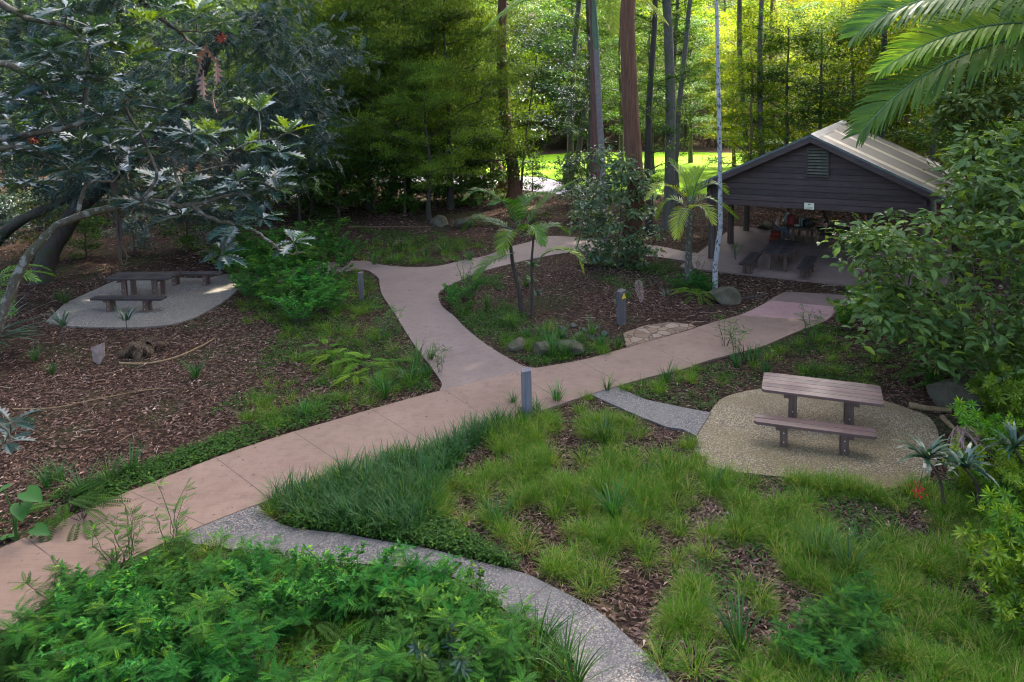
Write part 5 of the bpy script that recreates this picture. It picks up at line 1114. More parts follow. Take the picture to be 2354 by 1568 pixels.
for k in range(46):
    Y = rf.uniform(82, 90); X_ = rf.uniform(-.72, .74) * Y
    put('understorey_bush', BUSH[(0, 2)[k % 2]], X_, Y, k, rf.uniform(1.0, 1.9), TP, ('dark far bush', 'yellow green far bush')[k % 2], 'bush', 'bushes beyond the lawn')

# ---------------------------------------------------------------- low shrubs of pinnate leaves, ferns, strappy clumps
def pin_shrub(rng, h, rad, n, L, leaf, tmpl=T_PINF, wr=.9, stems=9, tb=.45):
    ta, ca = Acc(), Acc(); P_, D_ = [], []
    for k in range(stems):
        az = k * 2.4 + rng.uniform(-.4, .4); r = rad * rng.uniform(.3, 1.0); e = np.array([math.cos(az) * r, math.sin(az) * r, h * rng.uniform(.65, 1.05)]); lb = bent(rng, (e[0] * .12, e[1] * .12, -.03), e, 8, .12, .1); tube(ta, lb, np.linspace(.009, .003, 8), 4, cap=False)
        for q in range(n // stems):
            s = rng.uniform(.2, 1.0); i = min(int(s * 7), 6); p = lb[i] + (lb[i + 1] - lb[i]) * (s * 7 - i); a2 = rng.uniform(0, 6.28); d = np.array([math.cos(a2), math.sin(a2), rng.uniform(-.1, .75)]); P_.append(p); D_.append(d)
    P_, D_ = np.array(P_), np.array(D_); m = len(P_); ln = L * rng.uniform(.6, 1.2, m)
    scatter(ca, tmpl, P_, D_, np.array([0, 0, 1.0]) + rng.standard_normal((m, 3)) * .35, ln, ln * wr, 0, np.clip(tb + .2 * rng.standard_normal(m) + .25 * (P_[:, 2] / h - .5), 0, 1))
    return ta.mesh('stem', B['twig']), ca.mesh('foliage', LM[leaf])
SP = ('stem', 'foliage')
PS = [pin_shrub(np.random.default_rng(150 + k), 0.75, .68, 430, .215, 'indigo', wr=1.0) for k in range(4)]
PT = [pin_shrub(np.random.default_rng(160 + k), 1.25, .45, 90, .2, 'indigo', stems=5, tb=.5) for k in range(2)]
FS = [pin_shrub(np.random.default_rng(165 + k), .75, .95, 1300, .10, 'indigo', T_LEAF, .42, 17, .5) for k in range(3)]
BS = [pin_shrub(np.random.default_rng(170 + k), 1.3, .8, 330, .17, 'bright', T_WHORL, 1.0, 14, .5) for k in range(2)]
def fern_mesh(rng, n, L, leaf='fern'):
    a = Acc(); t = Acc()
    for k in range(n):
        az = k * 2.4 + rng.uniform(-.3, .3); el = rng.uniform(.5, 1.2); l = L * rng.uniform(.7, 1.1); d = np.array([math.cos(az) * math.cos(el), math.sin(az) * math.cos(el), math.sin(el)]); s0 = d * l * .45; tube(t, [(0, 0, 0), tuple(s0 * .5), tuple(s0)], [.008, .006, .005], 4, cap=False)
        d2 = nrmz(d + np.array([math.cos(az) * .9, math.sin(az) * .9, -.55])); scatter(a, T_FERN, s0[None], d2[None], np.array([[0, 0, 1.0]]), l * .8, l * .62, 0, rng.uniform(.2, .8))
    return t.mesh('stem', B['twig']), a.mesh('frond_spread', LM[leaf])
FM = [fern_mesh(np.random.default_rng(180 + k), 11, 1.0) for k in range(3)] + [fern_mesh(np.random.default_rng(190), 12, .8, 'cover')]
def strap_mesh(rng, n, L, W, leaf, lean=(.05, .55), curve=(.3, 1.3)):
    a = Acc(); az = rng.uniform(0, 6.28, n); r = rng.random(n) ** .5 * .07; Bp = np.stack([np.cos(az) * r, np.sin(az) * r, 0 * r - .01], -1)
    blades(a, Bp, az + rng.normal(0, .4, n), rng.uniform(*lean, n), rng.uniform(*curve, n), L * rng.uniform(.55, 1.1, n), W * rng.uniform(.7, 1.2, n), 5, 0, np.clip(.4 + .22 * rng.standard_normal(n), 0, 1)); return (a.mesh('leaf_spread', LM[leaf]),)
ST = [strap_mesh(np.random.default_rng(200 + k), 46, .82, .020, 'strap') for k in range(4)]
CO = [strap_mesh(np.random.default_rng(210 + k), 34, .58, .055, 'cordy', (.2, 1.3), (.5, 1.3)) for k in range(2)]
def grp(name, meshes, parts, desc, cat, group, pts, s0, s1, rng, zoff=0.0):
    for k, (x, y) in enumerate(pts):
        g_ = G(x, y); put(name, meshes[k % len(meshes)], g_[0], g_[1], rng.uniform(0, 6.28), rng.uniform(s0, s1), parts, desc, cat, group, zoff)
rs = np.random.default_rng(33)
fg = [(160, 1420), (230, 1385), (320, 1380), (405, 1345), (500, 1365), (590, 1345), (670, 1400), (250, 1460), (350, 1440), (450, 1440), (560, 1440), (650, 1470), (760, 1420), (850, 1400), (940, 1400), (1030, 1430), (950, 1480), (1060, 1490), (110, 1500), (200, 1530), (310, 1520), (430, 1530), (540, 1530), (980, 1560), (1100, 1555), (40, 1560), (150, 1600), (290, 1610), (420, 1620), (560, 1620), (700, 1640), (840, 1640), (980, 1640), (1120, 1630), (1130, 1500), (1180, 1560)]
grp('pinnate_shrub', PS, SP, 'low fine leaved pinnate shrub', 'shrub', 'pinnate shrubs in the near bed', fg, .62, .95, rs)
grp('pinnate_shrub', PS, SP, 'pinnate shrub in the right grass', 'shrub', 'pinnate shrubs in the right grass', [(1890, 1480), (1960, 1500), (1830, 1520), (1975, 1420), (1920, 1560)], .55, .8, rs)
grp('pinnate_sapling', PT, SP, 'thin airy pinnate sapling', 'sapling', 'airy pinnate saplings beside the paths', [(885, 790), (905, 770), (270, 1330), (300, 1300), (410, 1290), (1690, 825), (1665, 800), (1860, 800), (1600, 640), (1690, 600), (1065, 655), (1010, 860)], .62, 1.0, rs)
mid = [(545, 640), (590, 620), (640, 610), (690, 605), (740, 600), (790, 615), (620, 660), (680, 660), (740, 660), (580, 690), (650, 710), (720, 710), (760, 560), (700, 565), (640, 570), (690, 745), (570, 590), (515, 610), (800, 590)]
grp('leafy_shrub', FS, SP, 'soft green shrub', 'shrub', 'soft shrubs left of the branch path', mid, .95, 1.5, rs)
grp('pinnate_shrub', PS, SP, 'feathery pinnate shrub by the fork', 'shrub', 'feathery shrubs left of the branch path', [(560, 625), (610, 640), (660, 630), (720, 625), (560, 665), (640, 690), (700, 685), (760, 690), (750, 720), (600, 600), (540, 600), (700, 590)], .9, 1.4, rs)
grp('dark_shrub', FS, SP, 'soft shrub among the near pinnate ones', 'shrub', 'soft shrubs of the near bed', [(360, 1420), (620, 1430), (800, 1400), (200, 1470), (980, 1440), (1080, 1460), (420, 1490), (300, 1560)], .7, 1.1, rs)
grp('fern', FM[3:], ('stem', 'frond_spread'), 'dark fern in the near bed', 'fern', 'ferns of the near bed', [(560, 1400), (280, 1440), (880, 1440), (480, 1420), (1010, 1400), (720, 1460)], .6, .9, rs)
grp('leafy_shrub', FS, SP, 'low island bed shrub', 'shrub', 'low shrubs of the island bed', [(1045, 700), (1075, 690), (1040, 680), (1090, 670), (1070, 720), (1600, 660), (1620, 670), (1560, 665)], .5, .75, rs)
grp('bright_shrub', BS, SP, 'bright narrow leaved shrub', 'shrub', 'bright shrubs at the right edge', [(2330, 930), (2290, 980), (2340, 1010), (2250, 1060), (2320, 1100), (2350, 880), (2360, 1200), (2290, 1180), (2230, 1150), (1975, 735), (1945, 760), (2010, 760), (2060, 800), (2340, 1330), (2360, 1400), (2390, 1040), (2330, 1480)], .55, 1.0, rs)
grp('fern', FM[:3], ('stem', 'frond_spread'), 'pale green feathery fern', 'fern', 'ferns by the paths', [(800, 845), (840, 850), (770, 835), (860, 870), (815, 880), (1605, 690), (1585, 680), (750, 820), (890, 850)], .5, .78, rs)
grp('fern', FM[3:], ('stem', 'frond_spread'), 'dark green fern in the shade', 'fern', 'dark ferns under the trees', [(620, 540), (700, 540), (760, 545), (830, 530), (880, 560), (920, 570), (580, 560), (500, 560), (960, 560), (780, 520), (1000, 555), (2150, 880), (2200, 860), (2120, 850), (2080, 860), (2170, 900), (150, 1185), (190, 1200), (1150, 520), (1240, 505), (1080, 520)], .6, 1.0, rs)
lom = [(850, 1130), (880, 1165), (790, 1120), (930, 1170), (820, 1185), (960, 1120), (760, 1150), (700, 1165), (1010, 1090), (960, 840), (940, 880), (885, 915), (870, 900), (980, 870), (700, 960), (990, 830), (1290, 780), (1240, 770), (1260, 800), (1180, 755), (1330, 790), (1380, 800), (1100, 740), (1120, 710), (1270, 820), (1210, 780), (1360, 775), (1420, 800),
       (1300, 820), (1710, 830), (1690, 845), (1730, 835), (1870, 860), (1530, 880), (1080, 600), (880, 590), (920, 575), (980, 590), (1020, 580), (860, 610), (900, 605), (1250, 1560), (1300, 1530), (1230, 1520), (1320, 1590), (140, 1110), (190, 1140), (250, 1110), (110, 1120), (300, 1090), (1180, 930), (1090, 1000), (1280, 925), (1390, 1020), (1480, 1100), (1640, 1130), (1880, 1290), (1950, 1330), (1980, 1270), (1700, 1500), (1410, 1190), (150, 700), (120, 860), (80, 830), (450, 870), (130, 690), (1210, 660), (1440, 690), (1470, 660), (1760, 860), (400, 1560), (480, 1570), (560, 1575), (1140, 1210), (900, 1225), (1395, 900)]
grp('strappy_clump', ST, ('leaf_spread',), 'arching strappy green clump', 'clump', 'strappy leaved clumps', lom, .5, 1.0, rs)
# cordyline with red berries at the right
for k, (x, y, Y, s) in enumerate([(2130, 1055, 11.0, 1.1), (2215, 1075, 11.0, 1.05), (2330, 1030, 11.2, 1.0)]):
    c = D(x, y, Y); b = np.array([c[0] + .5, c[1] + .3, 0]); o = empty('cordyline', b, 0, ('glossy cordyline with drooping dark leaves and red berries over the pad edge', 'glossy cordyline with drooping dark leaves beside the red berried one', 'glossy cordyline high among the bright shrubs')[k], 'cordyline')
    a = Acc(); h = c - b; tube(a, smooth_line([(0, 0, -.05), tuple(h * np.array([.3, .3, .55])), tuple(h)], 4), np.linspace(.03, .018, 9), 7); a.build('stem', B['twig'], o, True)
    r_ = np.random.default_rng(k + 5); n = 34; az = r_.uniform(0, 6.28, n); a = Acc(); blades(a, np.tile(h, (n, 1)), az, r_.uniform(.1, 1.2, n), r_.uniform(.8, 1.6, n), s * .52 * r_.uniform(.75, 1.1, n), .062, 5, tint=np.clip(.4 + .25 * r_.standard_normal(n), 0, 1)); a.build('leaf_rosette', LM['cordy'], o)
    if k == 0:
        c2 = D(2110, 1130, 10.9) - b; a = Acc(); tube(a, smooth_line([tuple(h), tuple((h + c2) / 2 + [0, 0, .06]), tuple(c2)], 4), .006, 5)
        a.build('berry_stalk', B['twig'], o); a = Acc()
        for q in range(46): p = c2 + r_.normal(0, .055, 3); tube(a, [p, p + [0, 0, .012], p + [0, 0, .022]], [.006, .012, .005], 6)
        a.build('berry_cluster', plainmat('red_berry', (.55, .02, .02), (.4, .01, .015), 30, .3), o, True)
# elephant ear leaves at the left edge
g_ = G(38, 1245); o = empty('elephant_ear', g_, 0, 'elephant ear plant with big heart shaped leaves at the path edge', 'plant'); st, lf = Acc(), Acc()
H_ = tm([(0, 0, 0), (.30, -.22, 0), (.48, .05, .05), (.44, .40, .06), (.22, .78, .02), (0, 1, -.1), (-.22, .78, .02), (-.44, .40, .06), (-.48, .05, .05), (-.30, -.22, 0), (0, .3, -.02), (0, .65, -.03)], [[0, 1, 2, 10], [10, 2, 3, 11], [11, 3, 4, 5], [0, 10, 8, 9], [10, 11, 7, 8], [11, 5, 6, 7]])
re = np.random.default_rng(2)
for x, y, l, az in ((60, 1130, .36, -.4), (50, 1158, .38, -1.0), (8, 1125, .3, 2.4), (80, 1215, .28, -.2), (20, 1235, .3, 2.0), (60, 1250, .26, -1.6)):
    c = D(x, y, g_[1]) - g_; tube(st, smooth_line([(0, 0, 0), tuple(c * np.array([.25, .25, .6])), tuple(c)], 4), np.linspace(.018, .010, 9), 6); scatter(lf, H_, c[None], np.array([[math.cos(az), math.sin(az), -.25]]), np.array([[.1, -.35, 1.0]]), l, l * .85, 0, re.uniform(.4, .8))
st.build('stalk', LM['strap'], o, True); lf.build('heart_leaf', LM['strap'], o, True)
# bluish fan leaves under the lobed bough and seedlings on the shaded pad's edge
g_ = G(-30, 830); o = empty('fan_plant', g_, 0, 'blue green strap leaved pandan like plant under the arching bough', 'plant'); a = Acc(); n = 30; az = re.uniform(-1.2, 1.2, n); blades(a, np.tile([0, 0, .5], (n, 1)), az, re.uniform(.5, 1.3, n), re.uniform(.3, .8, n), re.uniform(1.2, 2.0, n), .11, 5, tint=re.random(n) * .6); a.build('leaf_spread', LM['cordy'], o)
a = Acc(); tube(a, [(0, 0, -.05), (0, 0, .55)], [.09, .07], 8); a.build('stem', B['dark'], o)
SEED = (strap_mesh(np.random.default_rng(230), 22, .42, .03, 'cordy', (.1, .8), (.4, 1.0))[0],)
for x, y, s in ((293, 770, 1.3), (145, 790, 1.5), (1235, 700, .8), (1420, 720, .8), (1530, 700, .8), (1075, 690, .7)):
    g_ = G(x, y); o = empty('seedling', (g_[0], g_[1], 0), x, None, 'seedling', 'spiky seedlings'); o.scale = (s,) * 3; m_ = link('leaf_spread', SEED[0], o); m_.location = (0, 0, .35); a = Acc(); tube(a, [(0, 0, -.03), (.01, 0, .4)], [.012, .008], 5); a.build('stem', B['twig'], o); ALLP.append((o, 'spiky topped seedling', g_[0], g_[1]))
# willow-like grey shrub close at the lower edge, and toothed leaf plants lower right
WL = pin_shrub(np.random.default_rng(240), .75, .5, 110, .16, 'lobed', T_WHORL, .9, 7, .6)
for x, y, s, m_, ds in ((1030, 1600, .9, WL, 'silvery narrow leaved shrub'), (2330, 1420, .9, BS[0], 'toothed bright green shrub')):
    g_ = G(x, y); put('narrow_leaf_shrub', m_, g_[0], g_[1], x, s, SP, ds, 'shrub', 'shrubs at the lower edge')

# ---------------------------------------------------------------- grass, ground cover and fallen leaves
rg = np.random.default_rng(55)
TRI = GP([(605, 1170), (690, 1100), (800, 1040), (900, 1000), (1000, 968), (1110, 938), (1200, 918), (1300, 916), (1370, 925), (1468, 966), (1534, 992), (1596, 1012), (1600, 1050), (1650, 1090), (1690, 1102), (1620, 1160), (1600, 1280), (1560, 1360), (1500, 1450), (1450, 1468), (1367, 1398), (1260, 1340), (1200, 1314), (1084, 1284), (984, 1258), (867, 1238), (700, 1215), (640, 1200)])
RGT = GP([(1690, 1100), (1770, 1102), (1885, 1114), (1969, 1128), (2062, 1132), (2115, 1118), (2240, 1180), (2420, 1300), (2500, 1568), (2500, 1750), (1650, 1750), (1545, 1570), (1490, 1500), (1560, 1400), (1610, 1290), (1640, 1180)])
def tussocks(acc, C_, n0, L0, tb, straw, W=.006):
    for x, y in C_:
        s = rg.uniform(.55, 1.2); n = int(n0 * s); az = rg.uniform(0, 6.28, n); r = rg.random(n) ** .5 * .10 * s; wind = rg.uniform(0, 6.28)
        Bp = np.stack([x + np.cos(az) * r, y + np.sin(az) * r, np.zeros(n)], -1); t = tb + rg.normal(0, .14)
        nd_ = n // 2; blades(acc, Bp[:nd_] + rg.normal(0, .05, (nd_, 3)) * [1, 1, 0], az[:nd_], rg.uniform(.6, 1.4, nd_), rg.uniform(.2, .9, nd_), L0 * s * rg.uniform(.3, .7, nd_), W, 3, 0, rg.uniform(.86, 1, nd_))
        blades(acc, Bp, az + rg.normal(0, .5, n), rg.uniform(.0, .65, n), rg.uniform(.5, 1.8, n), L0 * s * rg.uniform(.5, 1.15, n), W, 4, 0, np.where(rg.random(n) < straw, rg.uniform(.8, 1, n), np.clip(t + .17 * rg.standard_normal(n), 0, .8)))
ga = Acc()
def splitx(P): return np.array([P[:, 0] * .0 + 0])
PT_ = sample(TRI, 430, rg, lambda x, y: np.clip(noise(x, y, 1.1) * 2.4 - .65, .05, 1)); PT_ = PT_[~on_hard(PT_)]
tussocks(ga, PT_[:, :2], 130, .40, .42, .20)
PR_ = sample(RGT, 470, rg, lambda x, y: np.clip(noise(x, y, .95, 5) * 2.6 - .8, .05, 1)); PR_ = PR_[~on_hard(PR_)]
tussocks(ga, PR_[:, :2], 120, .36, .42, .24)
edge = GP([(1250, 925), (1420, 895), (1560, 850), (1640, 835), (1600, 880), (1480, 915)]); PE_ = sample(edge, 26, rg); PE_ = PE_[~on_hard(PE_)]; tussocks(ga, PE_[:, :2], 70, .30, .5, .1)
rest = np.concatenate([sample(GP([(100, 1420), (430, 1250), (700, 1300), (1037, 1336), (1250, 1470), (1330, 1600), (0, 1600)]), 130, rg), sample(GP([(1420, 920), (1700, 830), (1900, 760), (2000, 800), (2050, 900), (1760, 880), (1620, 935), (1500, 915)]), 34, rg), sample(GP([(620, 1000), (960, 900), (980, 860), (900, 780), (700, 850), (500, 960)]), 70, rg), sample(GP([(1030, 700), (1240, 850), (1440, 805), (1300, 760), (1120, 720)]), 40, rg)])
rest = np.concatenate([rest, sample(GP([(480, 700), (620, 560), (800, 560), (870, 650), (880, 720), (960, 800), (700, 860), (600, 760)]), 190, rg), sample(GP([(830, 600), (877, 606), (1011, 608), (1110, 584), (1100, 560), (850, 560)]), 60, rg)]); rest = rest[~on_hard(rest)]; tussocks(ga, rest[:, :2], 60, .36, .35, .10)
tag(ga.build('grass', LM['grass']), 'green and straw tussock grass covering the open beds', 'grass', kind='stuff')
# taller broad grass at the left point of the triangle
gb = Acc(); LT = GP([(600, 1160), (690, 1092), (850, 1008), (1000, 960), (1200, 912), (1330, 918), (1200, 970), (1050, 1060), (1000, 1150), (960, 1240), (867, 1236), (700, 1212)])
PL_ = sample(LT, 1500, rg); PL_ = PL_[~on_hard(PL_)]
n = len(PL_) * 9; Bp = np.repeat(PL_, 9, 0) + rg.normal(0, .05, (n, 3)) * [1, 1, 0]
blades(gb, Bp, rg.uniform(0, 6.28, n), rg.uniform(0, .5, n), rg.uniform(.5, 1.7, n), rg.uniform(.22, .62, n), rg.uniform(.009, .018, n), 4, 0, np.clip(.42 + .2 * rg.standard_normal(n), 0, 1))
tag(gb.build('tall_grass', LM['strap']), 'lush broad bladed grass at the tip of the triangle bed', 'grass', kind='stuff')
# ground cover
cv = Acc()
COV = [(GP([(-100, 1310), (0, 1268), (300, 1130), (500, 1052), (780, 962), (998, 900), (960, 840), (900, 880), (700, 930), (450, 1030), (200, 1110), (-100, 1220)]), 2600, .8), (GP([(480, 960), (700, 900), (930, 860), (980, 860), (960, 800), (880, 700), (860, 640), (760, 600), (560, 600), (560, 700), (640, 760), (560, 860)]), 5200, .75),
       (GP([(830, 600), (877, 608), (951, 614), (1011, 610), (1067, 597), (1117, 586), (1150, 560), (1000, 540), (830, 530)]), 2200, .9), (GP([(1020, 672), (1060, 650), (1160, 630), (1160, 700), (1300, 780), (1480, 790), (1230, 846), (1120, 795), (1040, 720)]), 3000, .7),
       (GP([(0, 1465), (430, 1245), (784, 1305), (1127, 1395), (1250, 1460), (1340, 1600), (-100, 1650)]), 6500, 1.0), (GP([(640, 1206), (867, 1240), (984, 1262), (1200, 1316), (1080, 1240), (980, 1180), (700, 1190)]), 2600, 1.0),
       (GP([(1420, 925), (1600, 850), (1760, 800), (1900, 745), (2050, 800), (2150, 900), (2050, 920), (1760, 890), (1640, 945)]), 1500, .5), (GP([(2040, 930), (2160, 960), (2353, 900), (2353, 1250), (2150, 1120), (2165, 1020)]), 1500, .8), (RGT, 2600, .6), (GP([(1330, 640), (1540, 600), (1660, 650), (1640, 680), (1400, 660)]), 1200, .9)]
for poly, n, k in COV:
    P = sample(poly, n, rg, lambda x, y: np.clip(noise(x, y, 1.1, 9) * 2.2 - .6, .04, 1)); P = P[~on_hard(P)]; m = len(P)
    P = np.repeat(P, 4, 0) + rg.normal(0, .05, (m * 4, 3)) * [1, 1, 0]; P[:, 2] = rg.uniform(.01, .16, len(P)) * k; m = len(P); az = rg.uniform(0, 6.28, m)
    ln = rg.uniform(.03, .085, m); scatter(cv, T_LEAF, P, np.stack([np.cos(az), np.sin(az), rg.uniform(-.3, .6, m)], -1), np.array([0, 0, 1.0]) + rg.normal(0, .4, (m, 3)), ln, ln * .55, 0, np.clip(.45 + .25 * rg.standard_normal(m), 0, 1))
tag(cv.build('ground_cover', LM['cover']), 'small leaved ground cover creeping along the path edges', 'ground cover', kind='stuff')
# fallen leaves
li = Acc()
def litter(poly, n, L0, L1, dens=None, hard=True):
    P = sample(poly, n, rg, dens)
    if hard: P = P[~on_hard(P)]
    m = len(P); P[:, 2] = rg.uniform(.006, .035, m); az = rg.uniform(0, 6.28, m); ln = rg.uniform(L0, L1, m)
    scatter(li, T_LEAF, P, np.stack([np.cos(az), np.sin(az), rg.normal(0, .16, m)], -1), np.array([0, 0, 1.0]) + rg.normal(0, .38, (m, 3)), ln, ln * rg.uniform(.16, .36, m), 0, np.clip(rg.beta(1.5, 2.6, m), 0, 1))
NEAR = np.array([(-9, 7), (9, 7), (16, 18), (-16, 18)]); MIDP = np.array([(-20, 18), (16, 18), (24, 30), (-22, 30)]); FARP = np.array([(-24, 30), (20, 30), (26, 46), (-30, 46)])
dn = lambda x, y: np.clip(noise(x, y, .6, 2) * 1.6 - .2, .12, 1)
litter(NEAR, 30000, .05, .13, dn); litter(MIDP, 34000, .07, .16, dn); litter(FARP, 16000, .12, .24, dn)
litter(GP([(1600, 1180), (1660, 1120), (1680, 1150), (1640, 1250), (1590, 1380), (1500, 1500), (1440, 1480), (1560, 1340)]), 3000, .06, .14); litter(RGT, 11000, .06, .14); litter(TRI, 9000, .06, .13); litter(GP([(480, 700), (700, 760), (960, 800), (1000, 880), (700, 960), (300, 1080), (0, 1200), (-100, 900)]), 9000, .06, .15)
litter(GP([(1760, 480), (1990, 470), (1990, 536), (1700, 530)]), 6000, .12, .22)
tag(li.build('leaf_litter', LM['litter']), 'pinkish brown fallen leaves scattered over the bare soil', 'leaf litter', kind='stuff')
ls = Acc(); P = np.concatenate([sample(h, k, rg) for h, k in ((MAIN, 170), (BRANCH, 170), (PEBBLE, 60), (PAD, 50), (LPAD, 70), (FLOOR, 25))]); P = P[:, :]; m = len(P); P[:, 2] = .066; az = rg.uniform(0, 6.28, m); ln = rg.uniform(.025, .085, m)
scatter(ls, T_LEAF, P, np.stack([np.cos(az), np.sin(az), 0 * az], -1), np.array([0, 0, 1.0]) + rg.normal(0, .1, (m, 3)), ln, ln * .25, 0, rg.random(m)); tag(ls.build('stray_leaves', LM['litter']), 'few stray fallen leaves lying on the concrete paths and pads', 'leaf litter', kind='stuff')

# twigs lying in the litter
tg = Acc()
for P in (sample(NEAR, 220, rg), sample(MIDP, 420, rg)):
    for p in P[~on_hard(P)]:
        az = rg.uniform(0, 6.28); l = rg.uniform(.12, .55); e = p + [math.cos(az) * l, math.sin(az) * l, .02]; tube(tg, bent(rg, p + [0, 0, .012], e, 4, .12), np.linspace(.008, .004, 4), 4, 0, float(rg.random()), cap=False)
tag(tg.build('twig_debris', LM['dead']), 'thin dry twigs strewn through the leaf litter', 'twigs', kind='stuff')

# ---------------------------------------------------------------- rocks, logs, sticks
ROCK = plainmat('mossy_rock', (.085, .070, .048), (.035, .038, .018), 3.5, .9, .2, .6); ROCKG = plainmat('grey_rock', (.085, .075, .07), (.04, .035, .033), 4, .85, .3, .6)
def rock(x, y, sz, seed, label, m=ROCK, flat=.6):
    g_ = G(x, y); bm = bmesh.new(); bmesh.ops.create_icosphere(bm, subdivisions=4, radius=1.0); r = np.random.default_rng(seed); pl = rndu(r, 11); dd = r.uniform(.5, .9, 11)
    for v in bm.verts:
        p = np.array(v.co)
        for a_, d_ in zip(pl, dd):
            e = p @ a_ - d_
            if e > 0: p = p - a_ * e * .9
        k = .06 * float(noise(p[0] * 3 + seed, p[1] * 3 + p[2] * 2, 1.0)); p = p * (1 + k); v.co = Vector((p[0] * sz[0], p[1] * sz[1], p[2] * sz[2] + sz[2] * .45))
    me = bpy.data.meshes.new('rock'); bm.to_mesh(me); bm.free(); me.materials.append(m); o = link('rock', me); o.location = (g_[0], g_[1], 0); o.rotation_euler = (0, 0, r.uniform(0, 6)); tag(o, label, 'rock')
rock(1668, 694, (.62, .42, .34), 1, 'rounded mossy boulder at the corner of the shelter floor')
rock(1190, 800, (.36, .24, .2), 2, 'lichened boulder at the tip of the island bed, west one of three'); rock(1245, 810, (.42, .26, .22), 3, 'lichened boulder at the tip of the island bed, middle one of three'); rock(1310, 808, (.44, .28, .22), 4, 'lichened boulder at the tip of the island bed, east one of three')
for k, (x, y) in enumerate(((1290, 760), (1318, 752), (1345, 762), (1370, 758), (1330, 772), (1390, 770), (1358, 778), (1300, 775))):
    rock(x, y, (.14, .11, .08), 10 + k, 'broken grey stone %s the heap beside the crazy paving' % ('first in', 'second in', 'third in', 'fourth in', 'fifth in', 'sixth in', 'seventh in', 'eighth in')[k], ROCKG)
rock(2200, 930, (.75, .55, .5), 30, 'big mossy boulder under the broad leaved shrub'); rock(2260, 1290, (.25, .2, .16), 31, 'pale stone in the grass at the right edge', ROCKG)
rock(1010, 520, (.6, .45, .4), 32, 'dark boulder in the bed under the fine leaved trees'); rock(1065, 522, (.5, .4, .35), 33, 'dark boulder left of the young palm fronds')
for k, x in enumerate((1758, 1800, 1905, 1945)): rock(x, 527, (.7, .4, .28), 34 + k, 'low edging boulder behind the shelter floor, %s' % ('by the rear post', 'near the woman in denim', 'near the curly haired woman', 'near the standing person')[k])
def log(pts, r, label, m='tan', name='log', z=.05, cat='log'):
    P = smooth_line([G(x, y) + [0, 0, r * .8 + z * 0] for x, y in pts], 5); o = empty(name, P[0], 0, label, cat); a = Acc(); tube(a, P - P[0], np.linspace(r, r * .7, len(P)), 9, jit=.06, rng=rl); a.build('log_wood', B[m], o, True); return o
log([(2088, 938), (2130, 945), (2185, 950)], .075, 'short tan log lying behind the mossy pad'); log([(2165, 965), (2185, 985), (2195, 995)], .06, 'short pale log beside the mossy pad'); log([(2140, 1045), (2175, 1065), (2200, 1080)], .05, 'reddish bark log by the pad and cordyline', 'reddish')
log([(275, 838), (340, 838), (400, 825), (455, 802), (494, 780)], .035, 'long thin crooked branch on the litter before the shaded pad', 'tan', 'fallen_branch', cat='branch'); log([(30, 942), (120, 940), (220, 920), (340, 898), (400, 895)], .022, 'long dry stalk lying across the litter slope', 'tan', 'fallen_branch', cat='branch')
log([(1348, 1215), (1365, 1235), (1382, 1260)], .018, 'bleached curved stick in the central grass', 'pale', 'stick', cat='stick'); log([(1938, 1265), (1945, 1240), (1965, 1220)], .02, 'bleached forked stick in the right grass', 'pale', 'stick', cat='stick'); log([(2250, 1300), (2290, 1310), (2310, 1290)], .018, 'grey dead twig near the pale stone', 'pale', 'stick', cat='stick')
log([(1700, 690), (1740, 684), (1760, 680)], .04, 'rotten brown log by the pinkish panel', 'dark'); log([(800, 523), (1000, 523)], .03, 'thin branch lying under the fine leaved trees', 'tan', 'fallen_branch', cat='branch')
# pale slab of bark stood on end, heap of dead fern, dead fronds
g_ = G(226, 838); a = Acc(); V = [(-.17, 0, .45), (.17, .02, .58), (.14, .05, .2), (.02, .0, -.03), (-.14, 0, .1), (-.16, .03, .3)]; V2 = [(x, y + .05, z) for x, y, z in V]; a.add(V + V2 + [(0, -.03, .3), (0, .08, .3)], [[12, (k + 1) % 6, k] for k in range(6)] + [[13, 6 + k, 6 + (k + 1) % 6] for k in range(6)]); a.add(V + V2, [[k, (k + 1) % 6, 6 + (k + 1) % 6, 6 + k] for k in range(6)])
o = a.build('bark_slab', plainmat('pale_bark', (.26, .19, .16), (.17, .12, .10), 6, .85, .2, .4)); o.location = tuple(g_); tag(o, 'pale pinkish bark slab standing on end in the litter', 'bark')
def deadfern(x, y, label, n, L):
    g_ = G(x, y); o = empty('dead_fern', g_, 0, label, 'dead fern'); a = Acc(); t = Acc(); r = np.random.default_rng(x)
    for k in range(n): frond(a, r, (r.normal(0, .12), r.normal(0, .12), r.uniform(.05, .3)), r.uniform(0, 6.28), r.uniform(-.2, .9), L * r.uniform(.6, 1.1), 1.6, n=14, ll=.22, lw=.03, hang=1.0, tint=float(r.uniform(0, .12)))
    a.build('withered_frond', [LM['litter'], B['twig']], o); tube(t, [(0, 0, -.03), (0, 0, .25)], [.12, .06], 7); t.build('stump', B['dark'], o)
deadfern(330, 812, 'dark withered fern heap on the litter before the shaded pad', 26, .55)
g_ = G(1465, 690); o = empty('dead_frond', g_, 0, 'dry hanging palm frond under the leafy climber', 'dead frond'); a = Acc(); frond(a, rl, (0, .1, .75), R(-80), R(-50), .8, .5, n=22, ll=.25, lw=.012, hang=.9, tint=.75); a.build('withered_frond', [LM['dead'], B['twig']], o)
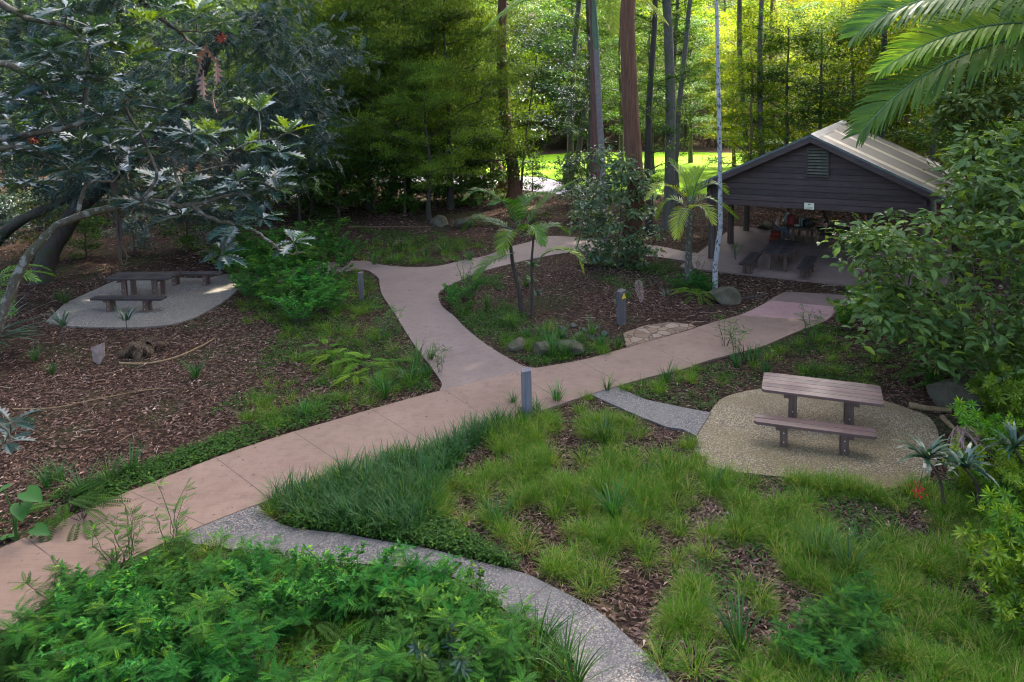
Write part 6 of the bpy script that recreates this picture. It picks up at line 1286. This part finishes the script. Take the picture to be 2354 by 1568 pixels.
g_ = G(2205, 1060); o = empty('dead_frond', g_, 0, 'heap of pale shredded palm sheath beside the mossy pad', 'dead frond'); a = Acc(); n = 90; blades(a, np.array([0, 0, .55]) + rl.normal(0, .07, (n, 3)), rl.uniform(-2.6, -.6, n), rl.uniform(1.2, 2.2, n), rl.uniform(.5, 1.2, n), rl.uniform(.4, .75, n), .025, 4, tint=rl.uniform(.3, 1, n)); a.build('withered_frond', LM['dead'], o); a = Acc(); tube(a, [(0, 0, 0), (.02, .02, .55)], [.08, .05], 7); a.build('stump', B['twig'], o)
g_ = G(1935, 535); o = empty('palm_sheath', g_, R(-30), 'pale curled palm sheath lying behind the crowded table', 'palm sheath'); a = Acc(); V = []
for k in range(9):
    t = k / 8
    for q in (-1, 0, 1): V.append((t * 1.5, q * .14 * math.sin(math.pi * (.1 + .85 * t)), .35 * (1 - t) ** 2 + .05 + .05 * abs(q)))
i, j = np.meshgrid(np.arange(8), np.arange(2), indexing='ij'); a.add(V, np.stack([i * 3 + j, i * 3 + j + 1, (i + 1) * 3 + j + 1, (i + 1) * 3 + j], -1).reshape(-1, 4)); a.build('sheath_blade', B['pale'], o, True)

# ---------------------------------------------------------------- labels: each plant by what it stands beside
LAND = {'the shaded picnic table': (-12.9, 25), 'the grey square bollard': (.2, 14.9), 'the yellow triangle bollard': (3.1, 21), 'the fern edged bollard': (-5.2, 24.2), 'the picnic table on the mossy pad': (6.2, 14.4), 'the shelter floor': (11, 27), 'the young palm': (.2, 22.1),
        'the stringy brown trunk': (4.8, 29.7), 'the white speckled trunk': (6.9, 24.6), 'the pebble path': tuple(G(1100, 1335)[:2]), 'the pebble path mouth': tuple(G(500, 1230)[:2]), 'the path junction corner': tuple(G(1000, 890)[:2]), 'the pale bark slab': tuple(G(226, 838)[:2]), 'the elephant ear plant': tuple(G(38, 1245)[:2]), 'the pinkish path panel': tuple(G(1800, 715)[:2]),
        'the red berried cordyline': (7.2, 11.2), 'the big mossy boulder': tuple(G(2200, 930)[:2]), 'the sunlit lawn': (12, 66), 'the brown buttressed trunk': (0, 45), 'the pale spotted trunk': (-11.5, 44), 'the van on the road': tuple(G(905, 396)[:2]), 'the bare pale tree': tuple(G(1758, 400)[:2]), 'the broad leaved shrub': (11.5, 16.6), 'the forked branch path': tuple(G(940, 612)[:2]), 'the wooded slope': (0, 118)}
LK = list(LAND); LX = np.array([LAND[k] for k in LK])
ORD = ['nearest', 'second', 'third', 'fourth', 'fifth', 'sixth', 'seventh', 'eighth', 'ninth', 'tenth', 'eleventh', 'twelfth'] + ['%dth' % k for k in range(13, 80)]
from collections import defaultdict
bk_ = defaultdict(list)
for o, desc, x, y in ALLP:
    d = np.hypot(*(LX - [x, y]).T); k = int(np.argmin(d)); bk_[(desc, LK[k])].append((float(d[k]), o))
for (desc, lk), rows in bk_.items():
    rows.sort(key=lambda r: r[0])
    for k, (d, o) in enumerate(rows): o['label'] = f'{desc} beside {lk}' if len(rows) == 1 else f'{desc}, {ORD[k]} out from {lk}'
